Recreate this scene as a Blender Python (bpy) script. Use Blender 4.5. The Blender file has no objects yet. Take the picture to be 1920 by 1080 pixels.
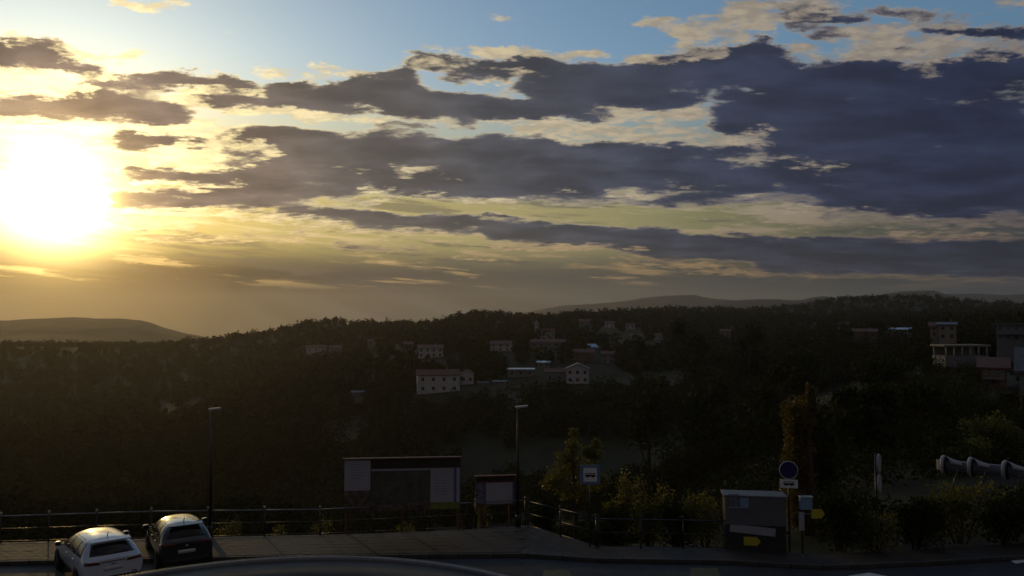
import bpy, bmesh, math, random
import numpy as np
from mathutils import Vector, Matrix

random.seed(7)
rng = np.random.default_rng(11)
SC = bpy.context.scene
COL = SC.collection
PI = math.pi
R = math.radians

# ------------------------------------------------------------------ camera
CAM_H = 8.0                       # the camera looks out of an upper floor
FPX = 1507.0                      # focal length in pixels of the 1920 px wide photograph
HORIZON_Y = 605.0                 # image row of the true horizon
PITCH = math.atan((HORIZON_Y - 540.0) / FPX)
cam_data = bpy.data.cameras.new("camera")
cam = bpy.data.objects.new("camera", cam_data)
COL.objects.link(cam)
cam.location = (0, 0, CAM_H)
cam.rotation_euler = (PI / 2 + PITCH, 0, 0)
cam_data.sensor_width = 36.0
cam_data.lens = 36.0 * FPX / 1920.0
cam_data.clip_start = 0.05
cam_data.clip_end = 120000.0
SC.camera = cam
cp, sp = math.cos(PITCH), math.sin(PITCH)


def ray(px, py):
    """direction (y = 1) of an image point of the photograph"""
    x, v = (px - 960.0) / FPX, (540.0 - py) / FPX
    yy, zz = cp - v * sp, sp + v * cp
    return Vector((x / yy, 1.0, zz / yy))


def at(px, py, d):
    """world point seen at (px, py), d metres ahead of the camera"""
    r = ray(px, py)
    return Vector((r.x * d, d, CAM_H + r.z * d))


def ground(px, py, z=0.0):
    """world point of the level z seen at (px, py)"""
    r = ray(px, py)
    d = (z - CAM_H) / r.z
    return Vector((r.x * d, d, z))


# ------------------------------------------------------------------ sun
SUN_DIR = ray(100, 372).normalized()
SUN_EL = math.asin(SUN_DIR.z)
SUN_AZ = math.atan2(SUN_DIR.x, SUN_DIR.y)
sun_data = bpy.data.lights.new("sun", "SUN")
sun_data.energy = 0.42
sun_data.angle = R(0.5)
sun_data.color = (1.0, 0.62, 0.20)
sun = bpy.data.objects.new("sun", sun_data)
COL.objects.link(sun)
sun.rotation_euler = (-SUN_DIR).to_track_quat('-Z', 'Y').to_euler()

# ------------------------------------------------------------------ exposure
SC.view_settings.view_transform = 'Standard'
SC.view_settings.look = 'None'
SC.view_settings.exposure = 0.0
SC.view_settings.gamma = 1.0
SC.view_settings.use_curve_mapping = False
cy = SC.cycles
cy.max_bounces = 5
cy.diffuse_bounces = 2
cy.glossy_bounces = 3
cy.transmission_bounces = 3
cy.transparent_max_bounces = 12
cy.volume_bounces = 0
cy.sample_clamp_indirect = 4.0
cy.use_denoising = True


# ------------------------------------------------------------------ node helper
class NT:
    """small wrapper to write node arithmetic as expressions"""

    def __init__(self, tree):
        self.t = tree

    def node(self, typ, **kw):
        n = self.t.nodes.new(typ)
        for k, v in kw.items():
            setattr(n, k, v)
        return n

    def plug(self, sock, v):
        if isinstance(v, (int, float)):
            sock.default_value = v
        elif isinstance(v, (tuple, list)):
            sock.default_value = v if len(v) == len(sock.default_value) else tuple(v) + (1.0,)
        else:
            self.t.links.new(v, sock)

    def m(self, op, a, b=0.0, c=0.0, clamp=False):
        n = self.node('ShaderNodeMath', operation=op, use_clamp=clamp)
        for s, v in zip(n.inputs, (a, b, c)):
            self.plug(s, v)
        return n.outputs[0]

    def add(self, a, b): return self.m('ADD', a, b)
    def sub(self, a, b): return self.m('SUBTRACT', a, b)
    def mul(self, a, b): return self.m('MULTIPLY', a, b)
    def mad(self, a, b, c): return self.m('MULTIPLY_ADD', a, b, c)

    def smooth(self, x, lo, hi, a=0.0, b=1.0, typ='SMOOTHSTEP'):
        n = self.node('ShaderNodeMapRange', interpolation_type=typ, clamp=True) if typ == 'LINEAR' else \
            self.node('ShaderNodeMapRange', interpolation_type=typ)
        for i, v in zip((0, 1, 2, 3, 4), (x, lo, hi, a, b)):
            self.plug(n.inputs[i], v)
        return n.outputs[0]

    def mix(self, f, a, b, blend='MIX'):
        n = self.node('ShaderNodeMix', data_type='RGBA', blend_type=blend)
        self.plug(n.inputs[0], f)
        self.plug(n.inputs[6], a)
        self.plug(n.inputs[7], b)
        return n.outputs[2]

    def noise(self, vec, scale, detail=4.0, rough=0.55, out=0, dim='3D'):
        n = self.node('ShaderNodeTexNoise', noise_dimensions=dim)
        self.plug(n.inputs['Vector'], vec)
        n.inputs['Scale'].default_value = scale
        n.inputs['Detail'].default_value = detail
        n.inputs['Roughness'].default_value = rough
        return n.outputs[out]

    def ramp(self, f, stops, interp='LINEAR'):
        n = self.node('ShaderNodeValToRGB')
        cr = n.color_ramp
        cr.interpolation = interp
        while len(cr.elements) < len(stops):
            cr.elements.new(0.5)
        for e, (p, c) in zip(cr.elements, stops):
            e.position = p
            e.color = tuple(c) + (1.0,)
        self.plug(n.inputs[0], f)
        return n.outputs[0]

    def xyz(self, v):
        n = self.node('ShaderNodeSeparateXYZ')
        self.plug(n.inputs[0], v)
        return n.outputs

    def comb(self, x, y, z):
        n = self.node('ShaderNodeCombineXYZ')
        for s, v in zip(n.inputs, (x, y, z)):
            self.plug(s, v)
        return n.outputs[0]

    def vm(self, op, a, b=None, s=None):
        n = self.node('ShaderNodeVectorMath', operation=op)
        self.plug(n.inputs[0], a)
        if b is not None:
            self.plug(n.inputs[1], b)
        if s is not None:
            self.plug(n.inputs['Scale'], s)
        return n.outputs['Value'] if op in ('DOT_PRODUCT', 'LENGTH') else n.outputs[0]


# ------------------------------------------------------------------ sky with clouds
# where the banks of cloud stand: strokes (x0, y0, x1, y1, half thickness, amount)
DARK = [
    (-80, 100, 90, 104, 20, 1), (90, 106, 160, 124, 12, 1),
    (190, 152, 330, 148, 13, .95), (330, 150, 455, 162, 11, .95), (230, 168, 300, 170, 8, .7),
    (-80, 200, 40, 195, 24, .95), (40, 200, 200, 198, 27, .95), (190, 190, 290, 205, 24, .95), (290, 205, 325, 218, 12, .9),
    (40, 250, 180, 262, 12, .6), (245, 262, 365, 266, 12, .95),
    (380, 188, 540, 188, 10, .9), (530, 178, 760, 182, 24, 1), (740, 190, 900, 196, 24, 1), (860, 205, 1105, 208, 15, 1),
    (690, 152, 750, 142, 18, .9), (790, 112, 850, 124, 9, .9), (860, 134, 1000, 132, 14, .95), (725, 235, 860, 236, 7, .75),
    (470, 262, 600, 262, 22, 1), (500, 285, 780, 285, 36, 1), (780, 292, 1000, 290, 38, 1), (1000, 292, 1200, 288, 24, 1),
    (1190, 276, 1390, 284, 9, .95), (480, 312, 700, 318, 28, 1), (760, 345, 1080, 350, 26, 1), (860, 322, 1300, 322, 34, 1),
    (1190, 330, 1560, 340, 28, 1), (250, 326, 440, 334, 10, .85), (250, 374, 560, 366, 20, .95), (480, 345, 640, 348, 22, .95),
    (570, 388, 700, 378, 6, .6), (1040, 373, 1520, 378, 8, .75), (640, 330, 780, 345, 10, .7),
    (540, 395, 700, 410, 9, .95), (690, 414, 960, 424, 14, 1), (940, 432, 1250, 448, 18, 1), (1200, 456, 1560, 472, 24, 1),
    (1480, 478, 1990, 488, 36, 1), (420, 440, 560, 436, 4, .6), (260, 438, 370, 436, 8, .6), (640, 466, 780, 467, 5, .7),
    (1560, 408, 1960, 420, 16, .55),
    (1010, 128, 1080, 150, 26, 1), (1060, 160, 1250, 160, 42, 1), (1250, 150, 1420, 150, 48, 1), (1335, 108, 1420, 92, 18, .95),
    (1420, 156, 1640, 150, 40, 1), (1500, 200, 1980, 200, 72, 1), (1420, 215, 1600, 235, 42, 1), (1560, 280, 1980, 270, 64, 1),
    (1620, 340, 1980, 340, 60, 1), (1700, 385, 1980, 385, 22, .9), (1760, 140, 1980, 135, 28, 1), (1850, 110, 1980, 105, 14, 1),
    (1490, 22, 1610, 34, 9, .85), (1500, 50, 1570, 66, 9, .75), (1660, 20, 1730, 28, 7, .7), (1740, 54, 1810, 60, 7, .85),
    (1840, 62, 1980, 64, 12, .95), (1670, 90, 1740, 94, 6, .75), (1450, 4, 1500, 6, 4, .7), (1610, 88, 1650, 96, 6, .6),
    (1770, 22, 1830, 36, 6, .6),
]
LIT = [
    (235, 4, 325, 6, 7, .8), (30, 80, 130, 94, 7, .9), (130, 98, 245, 104, 4, .8), (490, 135, 580, 138, 6, .6), (590, 132, 690, 136, 6, .7),
    (800, 94, 850, 97, 4, .5), (910, 28, 1010, 42, 4, .55), (800, 20, 850, 25, 4, .45),
    (900, 104, 1100, 100, 8, .8), (790, 120, 1000, 150, 12, .7), (1200, 108, 1300, 112, 12, .8),
    (1210, 42, 1300, 56, 8, .8), (1280, 50, 1420, 46, 18, .85), (1400, 22, 1540, 14, 18, .85), (1300, 85, 1340, 100, 14, .8),
    (1500, 95, 1650, 100, 12, .7), (1600, 70, 1700, 72, 20, .7), (1680, 92, 1900, 92, 20, .75), (1720, 40, 1850, 46, 8, .55),
    (1700, 120, 1760, 128, 10, .7), (1890, 5, 1980, 10, 8, .6),
    (780, 215, 960, 235, 10, .45), (980, 236, 1280, 250, 14, .75), (1120, 206, 1290, 210, 10, .8), (1220, 252, 1420, 256, 14, .75),
    (1350, 270, 1550, 310, 14, .6), (-40, 150, 150, 165, 14, .8), (-40, 132, 190, 138, 10, .6), (-40, 230, 80, 226, 9, 1.), (135, 240, 450, 240, 8, 1),
    (310, 178, 480, 168, 6, .8), (335, 195, 720, 225, 5, .95), (370, 262, 470, 285, 22, .8), (300, 286, 470, 290, 8, .8),
    (300, 302, 460, 312, 7, 1), (250, 340, 460, 352, 4, 1), (240, 395, 370, 402, 5, 1), (200, 420, 340, 424, 6, .9),
    (680, 356, 960, 380, 3, .8), (740, 315, 820, 317, 5, .8), (680, 332, 860, 342, 4, .5), (410, 402, 600, 414, 7, .7),
    (560, 424, 760, 432, 9, .6), (270, 446, 560, 452, 4, .7), (640, 440, 900, 452, 8, .5),
    (1050, 362, 1220, 366, 4, .7), (1250, 344, 1420, 366, 5, .5), (1470, 388, 1740, 402, 6, .65), (1300, 410, 1500, 425, 8, .4),
    (1690, 444, 1840, 444, 7, .65), (930, 462, 1200, 467, 4, .85), (860, 482, 960, 490, 3, .55), (1150, 492, 1300, 498, 4, .7), (1290, 500, 1440, 514, 5, .75),
    (1500, 522, 1560, 519, 3, .6), (240, 488, 300, 486, 2, .6), (700, 491, 800, 493, 3, .5), (1840, 525, 1880, 527, 3, .4),
]
AZ0, AZ1, EL0, EL1 = R(-40), R(40), R(-0.6), R(23.4)
NCOL, NROW = 150, 76


def stroke_field(strokes, px, py, soft, wid):
    f = np.zeros_like(px)
    for x0, y0, x1, y1, t, a in strokes:
        dx, dy = x1 - x0, y1 - y0
        k = np.clip(((px - x0) * dx + (py - y0) * dy) / (dx * dx + dy * dy), 0, 1)
        ex, ey = px - (x0 + k * dx), py - (y0 + k * dy)
        dist = np.sqrt((ex * .45) ** 2 + ey ** 2)
        f = np.maximum(f, a * np.clip(1 - (dist - max(t * wid, 3.5)) / (soft + .30 * t), 0, 1.0) ** 1.0)
    return f


azs = np.linspace(AZ0, AZ1, NCOL)
els = np.linspace(EL0, EL1, NROW)
GA, GE = np.meshgrid(azs, els)
dx_, dy_, dz_ = np.cos(GE) * np.sin(GA), np.cos(GE) * np.cos(GA), np.sin(GE)
depth = dy_ * cp + dz_ * sp
GPX = 960 + FPX * dx_ / depth
GPY = 540 - FPX * (dz_ * cp - dy_ * sp) / depth
cov_dark = stroke_field(DARK, GPX, GPY, 12.0, .78)
cov_lit = np.clip(1.25 * stroke_field(LIT, GPX, GPY, 7.0, 1.0), 0, 1)
# towards the sides and the top the banks run out into scattered cloud
edge = np.clip((np.abs(GA) - R(34)) / R(6), 0, 1)
cov_dark = cov_dark * (1 - edge) + np.where(GA > 0, .9, .5) * edge
cov_lit = cov_lit * (1 - edge) + .3 * edge
top = np.clip((GE - R(21.5)) / R(2), 0, 1)
cov_dark = cov_dark * (1 - top) + .12 * top
cov_lit = cov_lit * (1 - top) + .25 * top

world = bpy.data.worlds.new("World")
SC.world = world
world.use_nodes = True
wt = world.node_tree
wt.nodes.clear()
W = NT(wt)
world.cycles.sampling_method = 'MANUAL'
world.cycles.sample_map_resolution = 1024

gen = W.node('ShaderNodeTexCoord').outputs['Generated']
x_, y_, z_ = W.xyz(gen)
az = W.m('ARCTAN2', x_, y_)
el = W.m('ARCSINE', z_)
cosang = W.vm('DOT_PRODUCT', gen, tuple(SUN_DIR))
sang = W.mul(W.m('ARCCOSINE', W.m('MINIMUM', cosang, 0.999999)), 180 / PI)     # degrees from the sun

# cloud deck coordinates: stretched sideways towards the horizon as a flat deck is
zc = W.m('MAXIMUM', W.add(z_, 0.15), 0.03)
deck = W.comb(W.mul(W.m('DIVIDE', x_, zc), 0.72), W.m('DIVIDE', y_, zc), 0.0)
warp = W.noise(deck, 7.0, 6.0, 0.68, out=1)
wx, wy, wz = W.xyz(warp)
wf = W.smooth(el, R(1), R(16), 0.25, 1.0, 'LINEAR')
u = W.add(W.smooth(az, AZ0, AZ1, 0, 1, 'LINEAR'), W.mul(W.mul(W.sub(wx, .5), wf), .058))
v = W.add(W.smooth(el, EL0, EL1, 0, NROW - 1, 'LINEAR'), W.mul(W.mul(W.sub(wy, .5), wf), 8.5))
uu = W.comb(u, u, u)
cov = None
for i in range(NROW):
    n = W.node('ShaderNodeRGBCurve')
    mp = n.mapping
    for ch, row in ((0, cov_dark[i]), (1, cov_lit[i])):
        c = mp.curves[ch]
        c.points[0].location = (0.0, float(row[0]))
        c.points[1].location = (1.0, float(row[-1]))
        for j in range(1, NCOL - 1):
            a, b, d = row[j - 1], row[j], row[j + 1]
            if abs(b - a) > .004 or abs(d - b) > .004:
                p = c.points.new(j / (NCOL - 1), float(b))
        for p in c.points:
            p.handle_type = 'VECTOR'
    mp.update()
    W.plug(n.inputs['Color'], uu)
    if cov is None:
        cov = n.outputs[0]
    else:
        cov = W.mix(W.m('SUBTRACT', v, float(i - 1), clamp=True), cov, n.outputs[0])
cdark, clit, _ = W.xyz(cov)
# behind the viewpoint the bank on the right goes on as a closed grey cover
rear = W.smooth(y_, .55, -.25)
cdark = W.mad(W.sub(.95, cdark), rear, cdark)
clit = W.mul(clit, W.sub(1.0, rear))

fb = W.noise(deck, 12.0, 7.0, 0.66)
fb2 = W.noise(deck, 13.0, 6.0, 0.6)
fbl = W.noise(W.vm('ADD', deck, (3.1, 7.7, 1.3)), 15.0, 6.0, 0.66)
fbig = W.noise(deck, 4.5, 3.0, 0.5)
t_dark = W.add(W.mul(cdark, 1.42), W.add(W.mul(W.sub(fb, .5), 1.9), W.mul(W.sub(fbig, .5), .9)))
t_lit = W.add(W.mul(clit, .95), W.mul(W.sub(fbl, .5), 2.6))
st2 = W.noise(W.comb(W.add(W.mul(az, 2.4), W.mul(wx, .12)), W.add(W.mul(el, 15.0), W.mul(az, 1.6)), 4.0), 1.7, 5.0, .58)
t_dark = W.add(t_dark, W.mul(W.smooth(st2, .46, .28), -.55))
a_dark = W.smooth(t_dark, .46, 1.02)            # cover
t_core = W.add(W.mul(cdark, 1.42), W.add(W.mul(W.sub(fb, .5), 1.0), W.mul(W.sub(fbig, .5), .8)))
thick = W.smooth(W.m('MINIMUM', t_core, W.add(t_dark, .12)), .58, 1.22)             # thin rim lets the sun through, thick core is dark
a_lit = W.smooth(t_lit, .36, 1.0)

S = W.m('MULTIPLY', sang, 1 / 140.0, clamp=True)


def sramp(stops):
    return W.ramp(S, [(d / 140.0, c) for d, c in stops])


sky = W.node('ShaderNodeTexSky', sky_type='NISHITA')
sky.sun_disc = False
sky.sun_elevation = SUN_EL
sky.sun_rotation = SUN_AZ
sky.altitude = 200
sky.air_density = 1.0
sky.dust_density = 1.0
sky.ozone_density = 1.5
SKY_STRENGTH = 0.10
base = W.vm('SCALE', sky.outputs[0], s=SKY_STRENGTH)
base = W.mix(1.0, base, (0.86, 1.06, 1.22), 'MULTIPLY')          # white balance of the camera
# low air: dusty, greenish yellow on the sun's side, slate away from it
lowair = sramp([(0, (.55, .31, .09)), (6, (.26, .145, .055)), (12, (.055, .036, .022)), (18, (.050, .043, .044)),
                (30, (.074, .067, .057)), (40, (.066, .064, .056)), (50, (.052, .052, .048)), (60, (.034, .04, .052)), (70, (.03, .036, .05))])
low_yel = sramp([(0, (3., 2.2, .8)), (8, (1.1, .80, .25)), (14, (.68, .52, .17)), (22, (.48, .40, .155)),
                 (32, (.37, .32, .15)), (42, (.22, .21, .105)), (52, (.10, .10, .07)), (62, (.05, .055, .06)), (70, (.04, .05, .06))])
f_yel = W.smooth(el, R(7.5), R(19), 1.0, 0.0)
gap = W.mix(f_yel, base, low_yel)
gap = W.mix(W.smooth(el, R(3.2), R(6.4), 1.0, 0.0), gap, lowair)
dark = sramp([(0, (1.0, .66, .30)), (5, (.42, .28, .17)), (8, (.26, .185, .140)), (13, (.18, .14, .115)), (18, (.125, .110, .104)),
              (28, (.072, .075, .090)), (36, (.050, .057, .083)), (44, (.034, .043, .076)), (57, (.020, .027, .058)), (70, (.020, .027, .056)), (95, (.050, .050, .062)), (140, (.085, .078, .082))])
lit = sramp([(0, (5., 4.2, 2.)), (6, (2.2, 1.75, .85)), (11, (1.40, 1.12, .56)), (16, (1.06, .87, .49)), (24, (.74, .61, .38)),
             (34, (.58, .48, .32)), (45, (.40, .335, .25)), (60, (.30, .255, .21)), (70, (.26, .23, .20))])
lowwarm = W.smooth(el, R(3.5), R(9), 1.0, 0.0)
dark = W.mix(lowwarm, dark, W.mix(1.0, dark, (1.0, 0.92, 0.74), 'MULTIPLY'))
lit = W.mix(lowwarm, lit, W.mix(1.0, lit, (.66, .52, .36), 'MULTIPLY'))
# body of the clouds: soft relief inside
shade = W.add(.86, W.mul(fb2, .34))
relief = W.mul(W.smooth(t_core, .80, 1.6, 1.30, .88), W.smooth(fbig, .35, .65, 1.22, .84))
darkv = W.vm('SCALE', dark, s=W.mul(shade, relief))
puff = W.smooth(W.noise(W.vm('ADD', deck, (9.1, 2.7, 4.3)), 22.0, 4.0, .6), .40, .62)
rimlit = W.mix(W.mul(puff, .55), W.vm('SCALE', lit, s=W.add(.70, W.mul(fbl, .55))), W.mix(.5, lit, dark))
cloudcol = W.mix(thick, rimlit, darkv)
streak_v = W.comb(W.add(W.mul(az, 3.0), W.mul(wx, .10)), W.add(W.mul(el, 34.0), W.mul(az, 2.2)), 0.0)
st1 = W.noise(streak_v, 1.5, 6.0, .62)
st_m = W.mul(W.smooth(el, R(1.8), R(3.2)), W.smooth(el, R(9.0), R(13.0), 1.0, 0.0))
gap = W.mix(W.mul(W.smooth(st1, .51, .60), W.mul(st_m, .85)), gap, W.mix(.35, dark, gap))
gap = W.mix(W.mul(W.smooth(st1, .46, .38), W.mul(st_m, .70)), gap, lit)
colr = W.mix(W.mul(a_lit, .88), gap, rimlit)
colr = W.mix(a_dark, colr, cloudcol)
colr = W.mix(W.mul(W.smooth(t_lit, .62, 1.15), .8), colr, rimlit)
# murky layer over the horizon that hides the lowest clouds
murk_n = W.noise(W.comb(W.mul(az, 1.6), W.mul(el, 16.0), 0.0), 2.2, 3.0, .5)
murk = W.smooth(W.add(el, W.mul(W.sub(murk_n, .5), R(2.4))), R(.8), R(3.3), .95, 0.0)
ray_a = W.m('ARCTAN2', W.sub(el, SUN_EL), W.sub(az, SUN_AZ))          # slanting rays fan out below the sun
ray_n = W.noise(W.comb(W.mul(ray_a, 5.0), 3.3, 0.0), 2.4, 3.0, .55)
beam = W.mul(W.add(.86, W.mul(murk_n, .28)), W.mad(W.smooth(sang, 6, 16), W.smooth(ray_n, .36, .64, -.30, .34), 1.0))
colr = W.mix(murk, colr, W.vm('SCALE', lowair, s=beam))
# the glare of the veiled sun in the air around it
g1 = W.m('POWER', 2.718, W.mul(W.mul(sang, sang), -1 / (2 * 1.9 ** 2)))
g2 = W.m('POWER', 2.718, W.mul(sang, -1 / 2.1))
g3 = W.m('POWER', 2.718, W.mul(sang, -1 / 7.0))
glow = W.vm('ADD', W.vm('SCALE', (6.5, 4.8, 1.7), s=g1), W.vm('SCALE', (2.1, 1.4, .24), s=g2))
glow = W.vm('ADD', glow, W.vm('SCALE', (.04, .026, .005), s=g3))
glow = W.vm('SCALE', glow, s=W.sub(1.0, W.mul(W.mul(a_dark, W.smooth(sang, 2.0, 5.5)), .80)))
final = W.vm('ADD', colr, glow)
bg = W.node('ShaderNodeBackground')
W.plug(bg.inputs['Color'], final)
bg.inputs['Strength'].default_value = 1.0
wo = W.node('ShaderNodeOutputWorld')
wt.links.new(bg.outputs[0], wo.inputs['Surface'])
cam_data.dof.use_dof = True
cam_data.dof.focus_distance = 40.0
cam_data.dof.aperture_fstop = 5.0


# ------------------------------------------------------------------ materials
def mat(name, color, rough=.7, metal=0.0, var=.25, scale=3.0, spec=.35, bump=0.0, bscale=None, coat=0.0, second=None, emit=None):
    m = bpy.data.materials.new(name)
    m.use_nodes = True
    t = m.node_tree
    N = NT(t)
    b = t.nodes['Principled BSDF']
    co = N.node('ShaderNodeTexCoord').outputs['Object']
    n = N.noise(co, scale, 6.0, .6)
    dark = tuple(c * (1 - var) for c in color)
    light = tuple(min(1, c * (1 + var)) for c in (second or color))
    N.plug(b.inputs['Base Color'], N.mix(N.smooth(n, .3, .7, 0, 1, 'LINEAR'), dark, light))
    N.plug(b.inputs['Roughness'], N.smooth(N.noise(co, scale * 2.3, 3.0), .3, .7, max(.02, rough - .08), min(1, rough + .08), 'LINEAR'))
    b.inputs['Metallic'].default_value = metal
    b.inputs['Specular IOR Level'].default_value = spec
    b.inputs['Coat Weight'].default_value = coat
    if bump:
        bn = N.node('ShaderNodeBump')
        bn.inputs['Strength'].default_value = bump
        bn.inputs['Distance'].default_value = .02
        N.plug(bn.inputs['Height'], N.noise(co, bscale or scale * 6, 5.0, .65))
        N.plug(b.inputs['Normal'], bn.outputs[0])
    return m


def leaf_mat(name, color, second, trans=.35, spec=.3, rough=.45):
    m = bpy.data.materials.new(name)
    m.use_nodes = True
    t = m.node_tree
    N = NT(t)
    b = t.nodes['Principled BSDF']
    co = N.node('ShaderNodeTexCoord').outputs['Object']
    n = N.noise(co, 1.1, 5.0, .7)
    c = N.mix(N.smooth(n, .32, .68), color, second)
    N.plug(b.inputs['Base Color'], c)
    b.inputs['Roughness'].default_value = rough
    b.inputs['Specular IOR Level'].default_value = spec
    tr = N.node('ShaderNodeBsdfTranslucent')
    N.plug(tr.inputs['Color'], N.mix(1.0, c, (1.5, 1.4, .5), 'MULTIPLY'))
    mx = N.node('ShaderNodeMixShader')
    mx.inputs[0].default_value = trans
    t.links.new(b.outputs[0], mx.inputs[1])
    t.links.new(tr.outputs[0], mx.inputs[2])
    t.links.new(mx.outputs[0], t.nodes['Material Output'].inputs['Surface'])
    return m


M = {}
M['asphalt'] = mat('asphalt', (.040, .040, .043), .78, var=.3, scale=1.2, bump=.5, bscale=45)
M['paving'] = mat('paving', (.048, .041, .036), .75, var=.3, scale=1.7, bump=.4, bscale=30)
M['kerbstone'] = mat('kerbstone', (.065, .062, .058), .8, var=.2, scale=4, bump=.3)
M['yellow_paint'] = mat('yellow_paint', (.11, .085, .02), .6, var=.3, scale=3)
M['white_paint'] = mat('white_paint', (.72, .72, .70), .6, var=.2, scale=3)
M['galvanised'] = mat('galvanised', (.24, .245, .25), .42, metal=.9, var=.15, scale=5)
M['dark_steel'] = mat('dark_steel', (.06, .06, .065), .40, metal=.7, var=.2, scale=5)
M['wood_brown'] = mat('wood_brown', (.14, .06, .035), .6, var=.35, scale=4, bump=.3)
M['board_white'] = mat('board_white', (.38, .37, .41), .5, var=.08, scale=2)
M['board_blue'] = mat('board_blue', (.10, .13, .33), .5, var=.1, scale=2)
M['board_map'] = mat('board_map', (.075, .082, .060), .5, var=.4, scale=2.6, second=(.10, .10, .078))
M['board_photo'] = mat('board_photo', (.06, .045, .03), .5, var=.6, scale=5.0, second=(.13, .10, .08))
M['board_green'] = mat('board_green', (.16, .20, .04), .5, var=.3, scale=3)
M['board_maroon'] = mat('board_maroon', (.045, .026, .02), .5, var=.15, scale=3)
M['ink'] = mat('ink', (.015, .015, .018), .5, var=.1)
M['ink_grey'] = mat('ink_grey', (.28, .28, .31), .5, var=.1)
M['sign_blue'] = mat('sign_blue', (.022, .019, .11), .45, var=.1, scale=3)
M['sign_frame'] = mat('sign_frame', (.13, .22, .40), .45, var=.1, scale=3)
M['sign_white'] = mat('sign_white', (.78, .78, .78), .45, var=.05)
M['sign_yellow'] = mat('sign_yellow', (.50, .42, .04), .5, var=.1)
M['grey_panel'] = mat('grey_panel', (.13, .13, .15), .55, var=.15, scale=2)
M['dark_panel'] = mat('dark_panel', (.035, .035, .035), .6, var=.3, scale=3)
M['poster_dark'] = mat('poster_dark', (.06, .07, .12), .5, var=.5, scale=7, second=(.16, .17, .26))
M['poster_pale'] = mat('poster_pale', (.22, .33, .50), .5, var=.15, scale=5)
M['bark'] = mat('bark', (.075, .055, .04), .85, var=.4, scale=6, bump=.6)
M['lamp_shell'] = mat('lamp_shell', (.55, .56, .56), .35, var=.08, scale=3)
M['lens'] = mat('lens', (.6, .6, .58), .15, var=.05)
M['hood_grey'] = mat('hood_grey', (.095, .088, .078), .7, var=.2, scale=6, spec=.1)
M['hood_rim'] = mat('hood_rim', (.16, .16, .155), .30, var=.1, scale=6, spec=.6)
M['car_white'] = mat('car_white', (.62, .66, .72), .22, var=.03, scale=1, spec=.5, coat=.8)
M['car_dark'] = mat('car_dark', (.030, .028, .027), .20, var=.08, scale=1, spec=.5, coat=.8)
M['car_glass'] = mat('car_glass', (.012, .013, .014), .05, var=.1, scale=2, spec=.6)
M['car_trim'] = mat('car_trim', (.018, .018, .019), .5, var=.15)
M['tyre'] = mat('tyre', (.02, .02, .02), .85, var=.2)
M['alloy'] = mat('alloy', (.45, .45, .46), .3, metal=.8, var=.1)
M['taillight'] = mat('taillight', (.10, .008, .008), .12, var=.2, spec=.6)
M['plate'] = mat('plate', (.60, .60, .58), .5, var=.05)
M['plaster_white'] = mat('plaster_white', (.55, .55, .56), .85, var=.12, scale=.8)
M['plaster_cream'] = mat('plaster_cream', (.32, .28, .22), .85, var=.15, scale=.8)
M['plaster_pink'] = mat('plaster_pink', (.20, .13, .11), .85, var=.15, scale=.8)
M['plaster_grey'] = mat('plaster_grey', (.21, .215, .225), .85, var=.12, scale=.8)
M['roof_tile'] = mat('roof_tile', (.17, .075, .05), .75, var=.35, scale=1.6, bump=.3)
M['roof_grey'] = mat('roof_grey', (.15, .15, .17), .55, var=.25, scale=1.5)
M['roof_metal'] = mat('roof_metal', (.48, .49, .50), .30, metal=.7, var=.15, scale=.6)
M['window_dark'] = mat('window_dark', (.02, .021, .025), .12, var=.3, spec=.5)
M['window_frame'] = mat('window_frame', (.35, .33, .30), .6, var=.1)
M['barrier'] = mat('barrier', (.15, .15, .175), .5, var=.12, scale=2)
M['barrier_cap'] = mat('barrier_cap', (.42, .42, .44), .4, var=.2, scale=2)
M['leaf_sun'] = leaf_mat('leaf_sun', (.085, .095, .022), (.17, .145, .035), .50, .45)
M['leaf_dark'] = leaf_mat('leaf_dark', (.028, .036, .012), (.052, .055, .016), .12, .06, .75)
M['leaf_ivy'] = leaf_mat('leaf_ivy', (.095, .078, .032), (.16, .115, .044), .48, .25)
M['leaf_wood'] = leaf_mat('leaf_wood', (.030, .035, .015), (.052, .050, .022), .05, .0, .9)


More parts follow.
